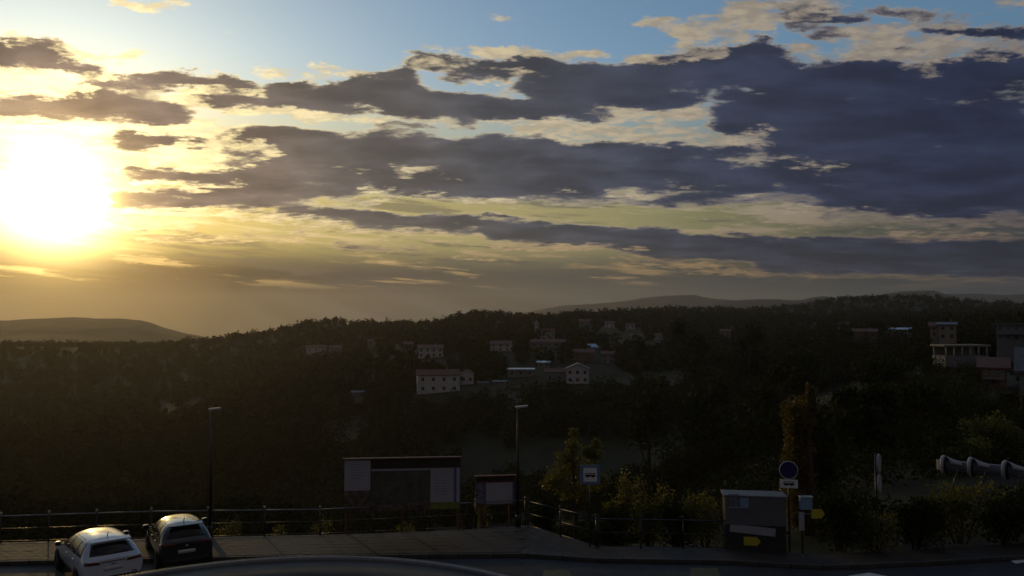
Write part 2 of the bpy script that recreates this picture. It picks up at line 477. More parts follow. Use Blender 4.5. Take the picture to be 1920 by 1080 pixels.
# ------------------------------------------------------------------ mesh building
class MB:
    def __init__(self):
        self.v, self.f = [], []

    def _add(self, vs, fs):
        o = len(self.v)
        self.v += [tuple(p) for p in vs]
        self.f += [tuple(i + o for i in q) for q in fs]
        return self

    def box(self, c, s, rz=0.0, taper=1.0, mtx=None):
        hx, hy, hz = s[0] / 2, s[1] / 2, s[2] / 2
        vs = []
        for z, k in ((-hz, 1.0), (hz, taper)):
            for x, y in ((-hx, -hy), (hx, -hy), (hx, hy), (-hx, hy)):
                vs.append(Vector((x * k, y * k, z)))
        rot = mtx or Matrix.Rotation(rz, 3, 'Z')
        vs = [rot @ p + Vector(c) for p in vs]
        return self._add(vs, [(3, 2, 1, 0), (4, 5, 6, 7), (0, 1, 5, 4), (1, 2, 6, 5), (2, 3, 7, 6), (3, 0, 4, 7)])

    def rbox(self, c, s, r, mtx=None, seg=3, axis='Y'):
        """slab with rounded corners in its face plane, thin along the axis"""
        a, b = (s[0], s[2]) if axis == 'Y' else (s[0], s[1])
        th = s[1] if axis == 'Y' else s[2]
        r = min(r, a / 2 * .999, b / 2 * .999)
        ring = []
        for k, (cx, cz) in enumerate(((a / 2 - r, b / 2 - r), (-a / 2 + r, b / 2 - r), (-a / 2 + r, -b / 2 + r), (a / 2 - r, -b / 2 + r))):
            for i in range(seg + 1):
                t = k * PI / 2 + i * PI / 2 / seg
                ring.append((cx + r * math.cos(t), cz + r * math.sin(t)))
        n = len(ring)
        vs = []
        for sgn in (-1, 1):
            for x, z in ring:
                vs.append(Vector((x, sgn * th / 2, z)) if axis == 'Y' else Vector((x, z, sgn * th / 2)))
        if mtx:
            vs = [mtx @ p for p in vs]
        vs = [p + Vector(c) for p in vs]
        fs = [tuple(range(n)), tuple(range(2 * n - 1, n - 1, -1))] + [((i + 1) % n, i, n + i, n + (i + 1) % n) for i in range(n)]
        if axis != 'Y':
            fs = [tuple(reversed(q)) for q in fs]
        return self._add(vs, fs)

    def tube(self, pts, rad, seg=8, cap=True):
        pts = [Vector(p) for p in pts]
        rads = rad if isinstance(rad, (list, tuple)) else [rad] * len(pts)
        vs, fs = [], []
        up = Vector((0, 0, 1))
        for i, p in enumerate(pts):
            t = (pts[min(i + 1, len(pts) - 1)] - pts[max(i - 1, 0)]).normalized()
            a = t.cross(up if abs(t.z) < .95 else Vector((1, 0, 0))).normalized()
            b = t.cross(a).normalized()
            for k in range(seg):
                w = 2 * PI * k / seg
                vs.append(p + (a * math.cos(w) + b * math.sin(w)) * rads[i])
        for i in range(len(pts) - 1):
            for k in range(seg):
                fs.append((i * seg + k, i * seg + (k + 1) % seg, (i + 1) * seg + (k + 1) % seg, (i + 1) * seg + k))
        if cap:
            fs.append(tuple(range(seg - 1, -1, -1)))
            fs.append(tuple((len(pts) - 1) * seg + k for k in range(seg)))
        return self._add(vs, fs)

    def lathe(self, c, prof, seg=16, mtx=None):
        vs, fs = [], []
        for r, z in prof:
            for k in range(seg):
                w = 2 * PI * k / seg
                p = Vector((r * math.cos(w), r * math.sin(w), z))
                vs.append((mtx @ p if mtx else p) + Vector(c))
        n = len(prof)
        for i in range(n - 1):
            for k in range(seg):
                fs.append((i * seg + k, i * seg + (k + 1) % seg, (i + 1) * seg + (k + 1) % seg, (i + 1) * seg + k))
        fs.append(tuple(range(seg - 1, -1, -1)))
        fs.append(tuple((n - 1) * seg + k for k in range(seg)))
        return self._add(vs, fs)

    def prism(self, poly, z0, z1):
        """vertical prism over a ground polygon of (x, y)"""
        n = len(poly)
        vs = [(x, y, z0) for x, y in poly] + [(x, y, z1) for x, y in poly]
        fs = [tuple(range(n - 1, -1, -1)), tuple(range(n, 2 * n))] + [(i, (i + 1) % n, n + (i + 1) % n, n + i) for i in range(n)]
        return self._add(vs, fs)

    def build(self, name, material, parent=None, smooth=False, bevel=0.0, loc=None, rot=None):
        me = bpy.data.meshes.new(name)
        me.from_pydata(self.v, [], self.f)
        me.materials.append(material)
        if smooth:
            me.polygons.foreach_set('use_smooth', [True] * len(me.polygons))
        me.update()
        o = bpy.data.objects.new(name, me)
        COL.objects.link(o)
        if parent is not None:
            o.parent = parent
        if loc is not None:
            o.location = loc
        if rot is not None:
            o.rotation_euler = rot
        if bevel:
            b = o.modifiers.new('bevel', 'BEVEL')
            b.width = bevel
            b.segments = 2
            b.limit_method = 'ANGLE'
        return o


def tag(o, label, cat, group=None):
    o['label'] = label
    o['category'] = cat
    if group:
        o['group'] = group
    return o


def thing(name, loc, label, cat, group=None, rz=0.0):
    o = bpy.data.objects.new(name, None)
    o.empty_display_size = .2
    COL.objects.link(o)
    o.location = loc
    o.rotation_euler = (0, 0, rz)
    return tag(o, label, cat, group)


def structure(o):
    o['kind'] = 'structure'
    return o


def gz(x, y):
    return float(terrain_z(np.array([x]), np.array([y]))[0])


def np_mesh(name, co, faces, material, smooth=False):
    """co (n,3), faces (m,k) arrays of one polygon size"""
    me = bpy.data.meshes.new(name)
    k = faces.shape[1]
    me.vertices.add(len(co))
    me.vertices.foreach_set('co', np.ascontiguousarray(co, np.float32).ravel())
    me.loops.add(faces.size)
    me.loops.foreach_set('vertex_index', np.ascontiguousarray(faces, np.int32).ravel())
    me.polygons.add(len(faces))
    me.polygons.foreach_set('loop_start', np.arange(0, faces.size, k, dtype=np.int32))
    me.polygons.foreach_set('loop_total', np.full(len(faces), k, np.int32))
    if smooth:
        me.polygons.foreach_set('use_smooth', np.ones(len(faces), bool))
    me.materials.append(material)
    me.update(calc_edges=True)
    o = bpy.data.objects.new(name, me)
    COL.objects.link(o)
    return o


def vnoise(x, y, seed=0):
    """smooth value noise for numpy arrays"""
    xi, yi = np.floor(x).astype(np.int64), np.floor(y).astype(np.int64)
    fx, fy = x - xi, y - yi
    fx, fy = fx * fx * (3 - 2 * fx), fy * fy * (3 - 2 * fy)

    def h(a, b):
        n = (a * 374761393 + b * 668265263 + seed * 982451653) & 0x7fffffff
        n = ((n ^ (n >> 13)) * 1274126177) & 0x7fffffff
        return ((n ^ (n >> 16)) & 0xffff) / 65535.0
    return (h(xi, yi) * (1 - fx) + h(xi + 1, yi) * fx) * (1 - fy) + (h(xi, yi + 1) * (1 - fx) + h(xi + 1, yi + 1) * fx) * fy


def fbm(x, y, oct=4, seed=0):
    s, a, f = 0, .5, 1.0
    for i in range(oct):
        s = s + a * vnoise(x * f, y * f, seed + i)
        a *= .5
        f *= 2.03
    return s


# ------------------------------------------------------------------ terrain
def zy(y, d):
    """height seen at image row y, d metres ahead"""
    return ray(960, y).z * d + CAM_H


def row(d, xs, ys, isz=False):
    return d, np.array(xs, float), np.array([v if isz else zy(v, d) for v in ys], float)


X14 = [-300, 0, 200, 350, 450, 600, 750, 900, 1050, 1200, 1400, 1600, 1800, 2100]
ROWS = [
    row(2, [0], [-.3], True),
    row(28, [0], [-.3], True),
    row(33, X14, [-1.2, -1.2, -1.2, -1.2, -1.2, -1.2, -1.2, -1.2, -1.2, -1.0, -.8, -.4, -.3, -.3], True),
    row(45, X14, [-6, -6, -6, -6, -6, -6, -6, -6, -5, -4, -2.5, -1.2, -.5, -.4], True),
    row(70, X14, [-13, -13, -13, -13, -13, -13, -12, -12, -11, -9, -5, -2.5, -.8, -.4], True),
    row(120, X14, [-25, -25, -25, -25, -25, -25, -25, -24, -23, -20, -12, -5, -1, 0], True),
    row(200, X14, [-39, -39, -39, -39, -38, -37, -36, -34, -32, -29, -19, -8, -1, 1], True),
    row(330, X14, [-47, -47, -46, -45, -42, -33, -23, -21, -20, -20, -15, -6, 0, 4], True),
    row(560, X14, [-52, -51, -49, -46, -40, -22, -9, -6, -4, -6, -7, 1, 6, 12], True),
    row(900, [-300, 0, 200, 300, 390, 440, 490, 530, 570, 600, 634, 646, 680, 740, 800, 840, 858, 890, 935, 946, 1000, 1050, 1062, 1090, 1112, 1150, 1180, 1230, 1300, 1400, 1500, 1600, 2100],
        [656, 653, 652, 650, 641, 634, 629, 621, 613, 608, 606, 612, 612, 614, 612, 606, 597, 594, 593, 597, 598, 598, 594, 591, 592, 592, 594, 596, 598, 600, 598, 597, 590]),
    row(1300, [-300, 200, 400, 600, 900, 1100, 1150, 1180, 1230, 1300, 1350, 1400, 1450, 1500, 1560, 1600, 1640, 1700, 1760, 1800, 1850, 1920, 2100],
        [654, 652, 650, 645, 640, 605, 593, 587, 582, 580, 581, 584, 583, 576, 564, 559, 558, 559, 561, 566, 570, 573, 570]),
    row(1800, [-300, 0, 200, 400, 600, 900, 1200, 1500, 2100], [645, 645, 642, 665, 690, 680, 650, 615, 600]),
    row(2500, [-300, -60, 0, 60, 100, 150, 230, 265, 285, 305, 330, 350, 400, 450, 700, 1200, 1600, 2100],
        [610, 604, 601, 598, 596, 595, 596, 599, 605, 613, 619, 624, 634, 660, 672, 660, 640, 620]),
    row(3600, [0], [-118], True),
    row(6900, [0], [-120], True),
]
LOGD = np.log([r[0] for r in ROWS])


PXG = np.arange(-420, 2320, 2.0)


def smooth_row(xs, zs):
    g = np.interp(PXG, xs, zs)
    sg = 45.0 if len(xs) <= 14 else 3.0
    k = np.exp(-.5 * (np.arange(-int(2 * sg), int(2 * sg) + 1) * 2 / sg) ** 2)
    p = len(k) // 2
    return np.convolve(np.pad(g, p, mode='edge'), k / k.sum(), 'valid')


ROWZ = [smooth_row(r[1], r[2]) for r in ROWS]


def terrain_z(X, Y):
    """height of the land at world x, y (arrays)"""
    X, Y = np.asarray(X, float), np.asarray(Y, float)
    rr = np.hypot(X, Y)
    a = np.arctan2(X, Y)
    ac = np.clip(a, R(-38), R(38))
    px = 960 + FPX * np.tan(ac)
    d = np.maximum(rr * np.cos(ac), 2.0)
    ld = np.log(d)
    zr = np.stack([np.interp(px, PXG, r) for r in ROWZ])
    k = np.clip(np.searchsorted(LOGD, ld) - 1, 0, len(ROWS) - 2)
    t = np.clip((ld - LOGD[k]) / (LOGD[k + 1] - LOGD[k]), 0, 1)
    ts = t * t * (3 - 2 * t)
    t = .6 * t + .4 * ts
    z = np.take_along_axis(zr, k[None], 0)[0] * (1 - t) + np.take_along_axis(zr, k[None] + 1, 0)[0] * t
    amp = np.clip((d - 60) / 400, 0, 1) * np.clip(9000 / d, 0, 1)
    z = z + amp * ((fbm(X / 90, Y / 90, 4, 3) - .47) * 7.0)
    back = np.clip((np.abs(a) - R(60)) / R(40), 0, 1)              # behind the house the hill top runs on level
    return z * (1 - back) + (-.3 - np.clip((rr - 200) / 4000, 0, 1) * 110) * back


az_t = np.concatenate([np.linspace(-180, -40, 36)[:-1], np.linspace(-40, 40, 400), np.linspace(40, 180, 36)[1:]]) * PI / 180
rd_t = np.concatenate([[2.0], np.geomspace(8, 40, 14), np.geomspace(44, 3600, 190), np.geomspace(3800, 6900, 12)])
AA, RR = np.meshgrid(az_t, rd_t)
TX, TY = RR * np.sin(AA), RR * np.cos(AA)
TZ = terrain_z(TX, TY)
nr, na = TX.shape
idx = np.arange(nr * na).reshape(nr, na)
fq = np.stack([idx[:-1, :-1], idx[:-1, 1:], idx[1:, 1:], idx[1:, :-1]], -1).reshape(-1, 4)
M['land'] = mat('land', (.040, .042, .018), .9, var=.45, scale=.012, second=(.058, .050, .026), spec=.1)
N = NT(M['land'].node_tree)
b_ = M['land'].node_tree.nodes['Principled BSDF']
co_ = N.node('ShaderNodeTexCoord').outputs['Object']
f1 = N.smooth(N.noise(co_, .02, 6, .65), .42, .58)
f2 = N.smooth(N.noise(co_, .35, 5, .7), .3, .7)
N.plug(b_.inputs['Base Color'], N.mix(f2, N.mix(f1, (.022, .025, .012), (.034, .034, .017)), N.mix(f1, (.030, .031, .015), (.050, .043, .024))))
terrain = structure(np_mesh('terrain', np.stack([TX, TY, TZ], -1).reshape(-1, 3), fq, M['land'], True))

# mountain ranges far off
M['mountain'] = mat('mountain', (.060, .065, .060), .95, var=.3, scale=.0006, spec=.05)


def mountains(d, xs, ys, depth, seed):
    px = np.arange(xs[0], xs[-1] + 1, 6.0)
    yy = np.interp(px, xs, ys) - 2.2 * (fbm(px / 26.0, px * 0 + seed, 4, seed) - .47)
    crest = np.array([at(a, b, d)[:] for a, b in zip(px, yy)])
    rows_ = []
    for k, h in ((-1.0, -.06), (-.66, .22), (-.33, .62), (-.1, .94), (0, 1.0), (.12, .93), (.4, .6), (.7, .25), (1.0, -.06)):
        p = crest.copy()
        s = (d + k * depth) / d
        p[:, 0] *= s
        p[:, 1] *= s
        base = -125.0
        wob = 1 + (.10 * (fbm(px / 40, px * 0 + k * 3 + seed, 3, seed + 9) - .47) if 0 < abs(k) < 1 else 0)
        p[:, 2] = base + np.maximum(crest[:, 2] - base, 5) * max(h, 0) * wob - (30 if h < 0 else 0)
        rows_.append(p)
    P = np.stack(rows_)
    n0, n1 = P.shape[:2]
    ii = np.arange(n0 * n1).reshape(n0, n1)
    q = np.stack([ii[:-1, :-1], ii[:-1, 1:], ii[1:, 1:], ii[1:, :-1]], -1).reshape(-1, 4)
    return structure(np_mesh('mountains', P.reshape(-1, 3), q, M['mountain'], True))


mountains(4300, [1200, 1260, 1300, 1330, 1360, 1400, 1450, 1500, 1520, 1545, 1570, 1600, 1630, 1660, 1690, 1720, 1752, 1770, 1800, 1840, 1900, 2000],
          [612, 600, 580, 572, 566, 562, 561, 563, 558, 555, 559, 562, 558, 551, 546, 545, 545, 551, 562, 572, 580, 590], 1100, 5)
mountains(5700, [860, 940, 1000, 1060, 1120, 1180, 1240, 1300, 1340, 1400, 1500, 1600, 1700, 1780, 1830, 1880, 1960, 2060],
          [606, 594, 583, 572, 569, 563, 555, 553, 560, 564, 566, 564, 560, 551, 550, 553, 549, 560], 1000, 12)


# ------------------------------------------------------------------ village houses
HOUSE_BOXES = [(996, 1062, 605, 652, 540), (1768, 1854, 645, 668, 158)]


def house(pxl, pxr, yeave, ybase, d, label, wall='plaster_white', roof='roof_tile', yaw=0.0, depth=None, rise=.32, ridge_along=True, floors=2, cols=3,
          chimney=True, name='house', group='village houses', flat=False, balcony=False):
    dd = np.geomspace(d * .6, d * 2.2, 240)                  # stand it where the line of sight meets the land
    rr_ = ray((pxl + pxr) / 2, ybase)
    over_ = terrain_z(rr_.x * dd, dd) - (CAM_H + rr_.z * dd)
    hitd = dd[over_ > 0]
    if len(hitd) and d > 260:
        d = float(hitd[0])
    HOUSE_BOXES.append((pxl, pxr, yeave, ybase, d))
    az_ = math.atan(((pxl + pxr) / 2 - 960) / FPX)           # fronts look up to the road
    yaw = yaw - az_
    w = (pxr - pxl) / FPX * d * math.cos(az_)
    zb = at(pxl, ybase, d).z
    h = at(pxl, yeave, d).z - zb
    dp = depth or max(6.0, w * .62)
    fc_ = at((pxl + pxr) / 2, ybase, d)
    bx_, by_ = fc_.x - math.sin(yaw) * dp / 2, fc_.y + math.cos(yaw) * dp / 2
    t = thing(name, (bx_, by_, zb), label, 'house', group, yaw)
    foot = gz(bx_, by_)
    sink = max(1.0, zb - foot + 1.5)
    th = .3
    m = MB()
    # wall with real window openings on the side that faces the road
    cw, fh = w / cols, h / floors
    ow, oh = min(1.3, cw * .42), min(1.5, fh * .5)
    y0 = -dp / 2
    m.box((0, dp / 4, (h - sink) / 2), (w, dp / 2, h + sink))
    m.box((-w / 2 + th / 2, -dp / 4 + .15, (h - sink) / 2), (th, dp / 2 - .3, h + sink))
    m.box((w / 2 - th / 2, -dp / 4 + .15, (h - sink) / 2), (th, dp / 2 - .3, h + sink))
    xs = [-w / 2] + sum([[-w / 2 + cw * (i + .5) - ow / 2, -w / 2 + cw * (i + .5) + ow / 2] for i in range(cols)], []) + [w / 2]
    for i in range(0, len(xs), 2):
        m.box(((xs[i] + xs[i + 1]) / 2, y0 + th / 2, (h - sink) / 2), (xs[i + 1] - xs[i], th, h + sink))
    for i in range(cols):
        cx = -w / 2 + cw * (i + .5)
        zs = [-sink] + sum([[fh * (j + .32), fh * (j + .32) + oh] for j in range(floors)], []) + [h]
        for j in range(0, len(zs), 2):
            m.box((cx, y0 + th / 2, (zs[j] + zs[j + 1]) / 2), (ow, th, zs[j + 1] - zs[j]))
    over = .5
    hr = 0
    if flat:
        rm = MB()
        rm.box((0, 0, h + .14), (w + 2 * over, dp + 2 * over, .28))
    else:
        rm = MB()
        span = dp if ridge_along else w
        hr = span * rise * .5 + .001
        k = 1 + 2 * over / span
        for s in (-1, 1):
            # slope from the eave to the ridge as a slab 0.22 thick
            if ridge_along:
                e = Vector((0, s * (dp / 2 + over), h - over * rise))
                r_ = Vector((0, 0, h + hr))
                ax = Vector((w / 2 + over, 0, 0))
            else:
                e = Vector((s * (w / 2 + over), 0, h - over * rise))
                r_ = Vector((0, 0, h + hr))
                ax = Vector((0, dp / 2 + over, 0))
            up = Vector((0, 0, .22))
            vs = [e - ax, e + ax, r_ + ax, r_ - ax]
            vs = [p + Vector((0, 0, .03)) for p in vs]
            rm._add(vs + [p + up for p in vs], [(0, 1, 2, 3), (7, 6, 5, 4), (0, 4, 5, 1), (1, 5, 6, 2), (2, 6, 7, 3), (3, 7, 4, 0)])
        # gables
        if ridge_along:
            for s in (-1, 1):
                x0, x1 = s * (w / 2 - .15) - .15, s * (w / 2 - .15) + .15
                m._add([(x0, -dp / 2, h), (x0, dp / 2, h), (x0, 0, h + hr), (x1, -dp / 2, h), (x1, dp / 2, h), (x1, 0, h + hr)],
                       [(0, 2, 1), (3, 4, 5), (0, 1, 4, 3), (1, 2, 5, 4), (2, 0, 3, 5)])
        else:
            for s in (-1, 1):
                ya, yb = s * (dp / 2 - .15) - .15, s * (dp / 2 - .15) + .15
                m._add([(-w / 2, ya, h), (w / 2, ya, h), (0, ya, h + hr), (-w / 2, yb, h), (w / 2, yb, h), (0, yb, h + hr)],
                       [(0, 1, 2), (3, 5, 4), (0, 3, 4, 1), (1, 4, 5, 2), (2, 5, 3, 0)])
    m.build('wall', M[wall], t)
    ro = rm.build('roof', M[roof], t)
    if chimney and not flat:
        c = MB()
        c.box((w * .22, dp * .08 if ridge_along else dp * .2, h + hr * .75 + .55), (.55, .55, 1.3 + hr * .3))
        c.build('chimney', M['plaster_grey'], ro)
    for i in range(cols):
        for j in range(floors):
            if j == 0 and i == cols // 2 and floors > 1:
                dm = MB()
                dm.box((-w / 2 + cw * (i + .5), y0 + .16, fh * .32 + oh / 2), (ow, .06, oh))
                dm.build('door', M['wood_brown'], t)
                continue
            cx, cz = -w / 2 + cw * (i + .5), fh * (j + .32) + oh / 2
            f = MB()
            for sx in (-1, 1):
                f.box((cx + sx * (ow / 2 - .05), y0 + .12, cz), (.1, .1, oh))
            for sz in (-1, 1):
                f.box((cx, y0 + .12, cz + sz * (oh / 2 - .05)), (ow - .2, .1, .1))
            f.box((cx, y0 + .12, cz), (.06, .1, oh - .2))
            wo_ = f.build('window', M['window_frame'], t)
            g = MB()
            g.box((cx, y0 + .2, cz), (ow, .03, oh))
            g.build('pane', M['window_dark'], wo_)
    if balcony:
        b = MB()
        b.box((0, y0 - .6, fh - .1), (w * .8, 1.2, .16))
        b.build('balcony', M['plaster_grey'], t)
        b = MB()
        b.box((0, y0 - 1.17, fh + .92), (w * .8, .06, .07))
        for k in range(9):
            b.box((-w * .4 + .05 + k * (w * .8 - .1) / 8, y0 - 1.17, fh + .44), (.06, .05, .88))
        b.build('balustrade', M['window_frame'], t)
    return t


house(783, 862, 703, 737, 330, 'long white house lowest in the village with three dark windows and an arcade', cols=4, depth=9, yaw=R(4), roof='roof_tile', rise=.4)
house(863, 888, 701, 721, 333, 'white gable-fronted house joined to the right end of the long white house', cols=2, floors=1, depth=10, ridge_along=False, rise=.5, chimney=False)
house(952, 1001, 693, 707, 345, 'low shed whose flat metal roof edge catches the light', 'plaster_grey', 'roof_metal', cols=3, floors=1, depth=7, rise=.10, chimney=False)
house(1008, 1031, 680, 690, 380, 'small house with a bright metal roof above the low shed', 'plaster_grey', 'roof_metal', cols=2, floors=1, depth=7, rise=.15, chimney=False)
house(1062, 1104, 692, 720, 350, 'blue-grey house standing right of the low shed', 'plaster_white', 'roof_grey', cols=3, depth=9, ridge_along=False, rise=.45)
house(1022, 1059, 698, 718, 352, 'lower grey wing left of the blue-grey house', 'plaster_grey', 'roof_tile', cols=2, floors=1, depth=8)
house(1074, 1113, 661, 677, 430, 'pinkish house with one dark window above the blue-grey house', 'plaster_pink', 'roof_tile', cols=2, depth=10)
house(1128, 1152, 664, 682, 420, 'grey house right of the pinkish house', 'plaster_grey', 'roof_tile', cols=2, depth=9)
house(1106, 1122, 651, 657, 470, 'tiny house whose tilted roof catches the light', 'plaster_grey', 'roof_metal', cols=2, floors=1, depth=7, rise=.5, yaw=R(30), chimney=False)
house(996, 1062, 642, 652, 540, 'long low house below the church', 'plaster_grey', 'roof_tile', cols=5, floors=1, depth=10)
house(784, 831, 653, 671, 470, 'pale two-storey house on the ridge left of the church', 'plaster_white', 'roof_tile', cols=4, depth=11)
house(919, 958, 645, 659, 500, 'whitish house halfway between church and pale ridge house', 'plaster_white', 'roof_tile', cols=3, depth=10, yaw=R(-8))
house(574, 612, 652, 662, 620, 'pale house leftmost in the village', 'plaster_white', 'roof_tile', cols=3, floors=1, depth=11)
house(618, 640, 652, 660, 640, 'low outbuilding right of the leftmost village house', 'plaster_cream', 'roof_tile', cols=2, floors=1, depth=9, chimney=False)
house(690, 700, 640, 656, 600, 'narrow pale house on the ridge slope', 'plaster_grey', 'roof_tile', cols=1, depth=8)
house(758, 774, 645, 656, 560, 'small house left of the pale ridge house', 'plaster_grey', 'roof_tile', cols=2, depth=8)
house(1086, 1106, 602, 610, 820, 'tiny house near the skyline right of the church', 'plaster_grey', 'roof_tile', cols=2, floors=1, depth=9)
house(1134, 1152, 606, 615, 760, 'tiny whitish house second right of the church near the skyline', 'plaster_white', 'roof_tile', cols=2, depth=9)
house(1174, 1190, 610, 617, 740, 'tiny house third right of the church near the skyline', 'plaster_white', 'roof_tile', cols=2, floors=1, depth=9)
house(1182, 1202, 630, 637, 560, 'small pale house on the slope left of the round trees', 'plaster_cream', 'roof_tile', cols=2, floors=1, depth=9)
house(1226, 1240, 629, 637, 540, 'small pale house directly left of the round trees', 'plaster_white', 'roof_tile', cols=2, floors=1, depth=8)
house(1350, 1370, 621, 634, 420, 'grey house showing between the two round trees', 'plaster_grey', 'roof_tile', cols=2, depth=8)
house(660, 682, 736, 743, 300, 'low grey shed on the slope left of the long white house', 'plaster_grey', 'roof_grey', cols=2, floors=1, depth=5, rise=.2, chimney=False)
house(896, 914, 718, 722, 330, 'low grey-roofed shed right of the long white house', 'plaster_grey', 'roof_grey', cols=2, floors=1, depth=4, rise=.15, chimney=False)
house(924, 948, 716, 721, 338, 'second low grey-roofed shed right of the long white house', 'plaster_grey', 'roof_grey', cols=2, floors=1, depth=4, rise=.15, yaw=R(-14), chimney=False)
G2 = 'houses along the right-hand ridge'
house(1598, 1645, 622, 636, 330, 'long brownish house at the left end of the right-hand ridge', 'plaster_pink', 'roof_tile', cols=4, depth=9, group=G2)
house(1662, 1712, 618, 628, 340, 'low house with a lit roof edge on the right-hand ridge', 'plaster_cream', 'roof_metal', cols=4, floors=1, depth=9, rise=.2, group=G2)
house(1760, 1793, 609, 639, 250, 'pale cube-like house with a thin chimney on the right-hand ridge', 'plaster_cream', 'roof_grey', cols=2, depth=8, group=G2, rise=.15)
house(1744, 1759, 612, 632, 256, 'shaded wing left of the pale cube-like house', 'plaster_cream', 'roof_tile', cols=1, depth=7, group=G2, chimney=False)
house(1868, 1945, 609, 642, 170, 'flat-roofed house with a balcony at the right edge', 'plaster_grey', 'roof_grey', cols=5, depth=10, group=G2, flat=True, balcony=True)
house(1840, 1888, 690, 726, 105, 'reddish house with a balcony beside the grey roof', 'plaster_pink', 'roof_tile', cols=3, depth=7, group=G2, balcony=True, rise=.3)
house(1912, 2010, 694, 742, 85, 'near house with a steep grey roof cut by the right edge', 'plaster_grey', 'roof_grey', cols=3, depth=5.5, group=G2, rise=.75, floors=1, chimney=False)

# low terrace with pale columns
xl, xr, zb, zt = at(1770, 665, 160).x, at(1852, 665, 160).x, at(1770, 668, 160).z, at(1770, 648, 160).z
tt = thing('terrace', ((xl + xr) / 2, 160, zb), 'pale terrace with columns and a flat roof left of the flat-roofed house', 'terrace')
m = MB()
m.box((0, 2, -1.0), (xr - xl, 5, 2.2))
m.build('base', M['plaster_grey'], tt)
m = MB()
m.box((0, 2, zt - zb), (xr - xl + .6, 5.4, .35))
m.build('roof', M['plaster_cream'], tt)
m = MB()
m.box((0, 4.3, (zt - zb) / 2), (xr - xl - .4, .3, zt - zb - .4))
m.build('wall', M['plaster_cream'], tt)
for k in range(6):
    m = MB()
    m.tube([(-(xr - xl) / 2 + .3 + k * (xr - xl - .6) / 5, -.2, .1), (-(xr - xl) / 2 + .3 + k * (xr - xl - .6) / 5, -.2, zt - zb - .17)], .14, 8)
    m.build('column', M['plaster_white'], tt, True)

# church with its bell tower
dC = 560
xl, xr, zb = at(1008, 634, dC).x, at(1040, 634, dC).x, at(1008, 635, dC).z
hN = at(1008, 622, dC).z - zb
wN = xr - xl
ch = thing('church', ((xl + xr) / 2, dC + 4, zb), 'small white village church with a slim bell tower below the skyline', 'church')
m = MB()
m.box((0, 0, hN / 2 - 1.5), (wN, 8, hN + 3))
for s in (-1, 1):
    x0, x1 = s * (wN / 2 - .15) - .15, s * (wN / 2 - .15) + .15
    m._add([(x0, -4, hN), (x0, 4, hN), (x0, 0, hN + 2.2), (x1, -4, hN), (x1, 4, hN), (x1, 0, hN + 2.2)], [(0, 2, 1), (3, 4, 5), (0, 1, 4, 3), (1, 2, 5, 4), (2, 0, 3, 5)])
m.build('nave', M['plaster_white'], ch)
m = MB()
for s in (-1, 1):
    vs = [Vector((-wN / 2 - .3, s * 4.4, hN - .2)), Vector((wN / 2 + .3, s * 4.4, hN - .2)), Vector((wN / 2 + .3, 0, hN + 2.26)), Vector((-wN / 2 - .3, 0, hN + 2.26))]
    m._add(vs + [p + Vector((0, 0, .2)) for p in vs], [(0, 1, 2, 3), (7, 6, 5, 4), (0, 4, 5, 1), (1, 5, 6, 2), (2, 6, 7, 3), (3, 7, 4, 0)])
m.build('roof', M['roof_tile'], ch)
hT = at(1005, 606, dC).z - zb
xt = at(1006.5, 606, dC).x - (xl + xr) / 2
m = MB()
m.box((xt, -1.0, hT / 2 - 1.5), (2.5, 2.5, hT + 3))
tw = m.build('bell_tower', M['plaster_white'], ch)
m = MB()
m.lathe((xt, -1.0, hT), [(1.9, 0), (.9, .9), (.35, 1.6), (.05, 2.2)], 8)
m.build('spire', M['roof_grey'], tw)
for k in range(3):
    m = MB()
    m.box((-wN / 2 + wN * (k + .9) / 3.6 + 1, -4.03, hN * .55), (.8, .08, hN * .4))
    m.build('window', M['window_dark'], ch)
for s in (-.5, .5):
    m = MB()
    m.box((xt + s, -2.28, hT - 1.6), (.55, .08, 1.3))
    m.build('belfry_opening', M['window_dark'], tw)


# ------------------------------------------------------------------ vegetation
def leaf_cloud(blobs, size, flat=.55, seed=0):
    """leaf-sized quads through the volume of ellipsoids (x, y, z, rx, ry, rz, n); more of them near the skin"""
    g = np.random.default_rng(seed)
    P, S = [], []
    for x, y, z, rx, ry, rz, n in blobs:
        d = g.normal(size=(n, 3))
        d /= np.linalg.norm(d, axis=1)[:, None]
        lob = 1 + .28 * np.sin(d[:, 0] * 4 + seed) * np.cos(d[:, 1] * 5 + z) + .16 * np.sin(d[:, 2] * 9 + x)
        r = (g.random(n) ** .42) * lob
        P.append(np.array([x, y, z]) + d * r[:, None] * np.array([rx, ry, rz]))
        S.append(size * (.55 + .9 * g.random(n)))
    P, S = np.concatenate(P), np.concatenate(S)
    n = len(P)
    a = g.normal(size=(n, 3))
    a /= np.linalg.norm(a, axis=1)[:, None]
    b = g.normal(size=(n, 3))
    b -= (b * a).sum(1)[:, None] * a
    b /= np.linalg.norm(b, axis=1)[:, None]
    a, b = a * S[:, None] * .5, b * S[:, None] * flat * .5
    nrm = np.cross(a, b)
    nrm /= np.linalg.norm(nrm, axis=1)[:, None] + 1e-9
    bend = nrm * S[:, None] * .12
    co = np.stack([P - a, P - b * .9 + bend, P + a, P + b * .9 + bend], 1).reshape(-1, 3)
    return co, np.arange(n * 4).reshape(n, 4)


def leaves(name, blobs, size, material, parent=None, seed=0, flat=.55):
    co, f = leaf_cloud(blobs, size, flat, seed)
    if parent is not None:
        co = co - np.array(parent.location)
    o = np_mesh(name, co, f, material)
    o.parent = parent
    return o


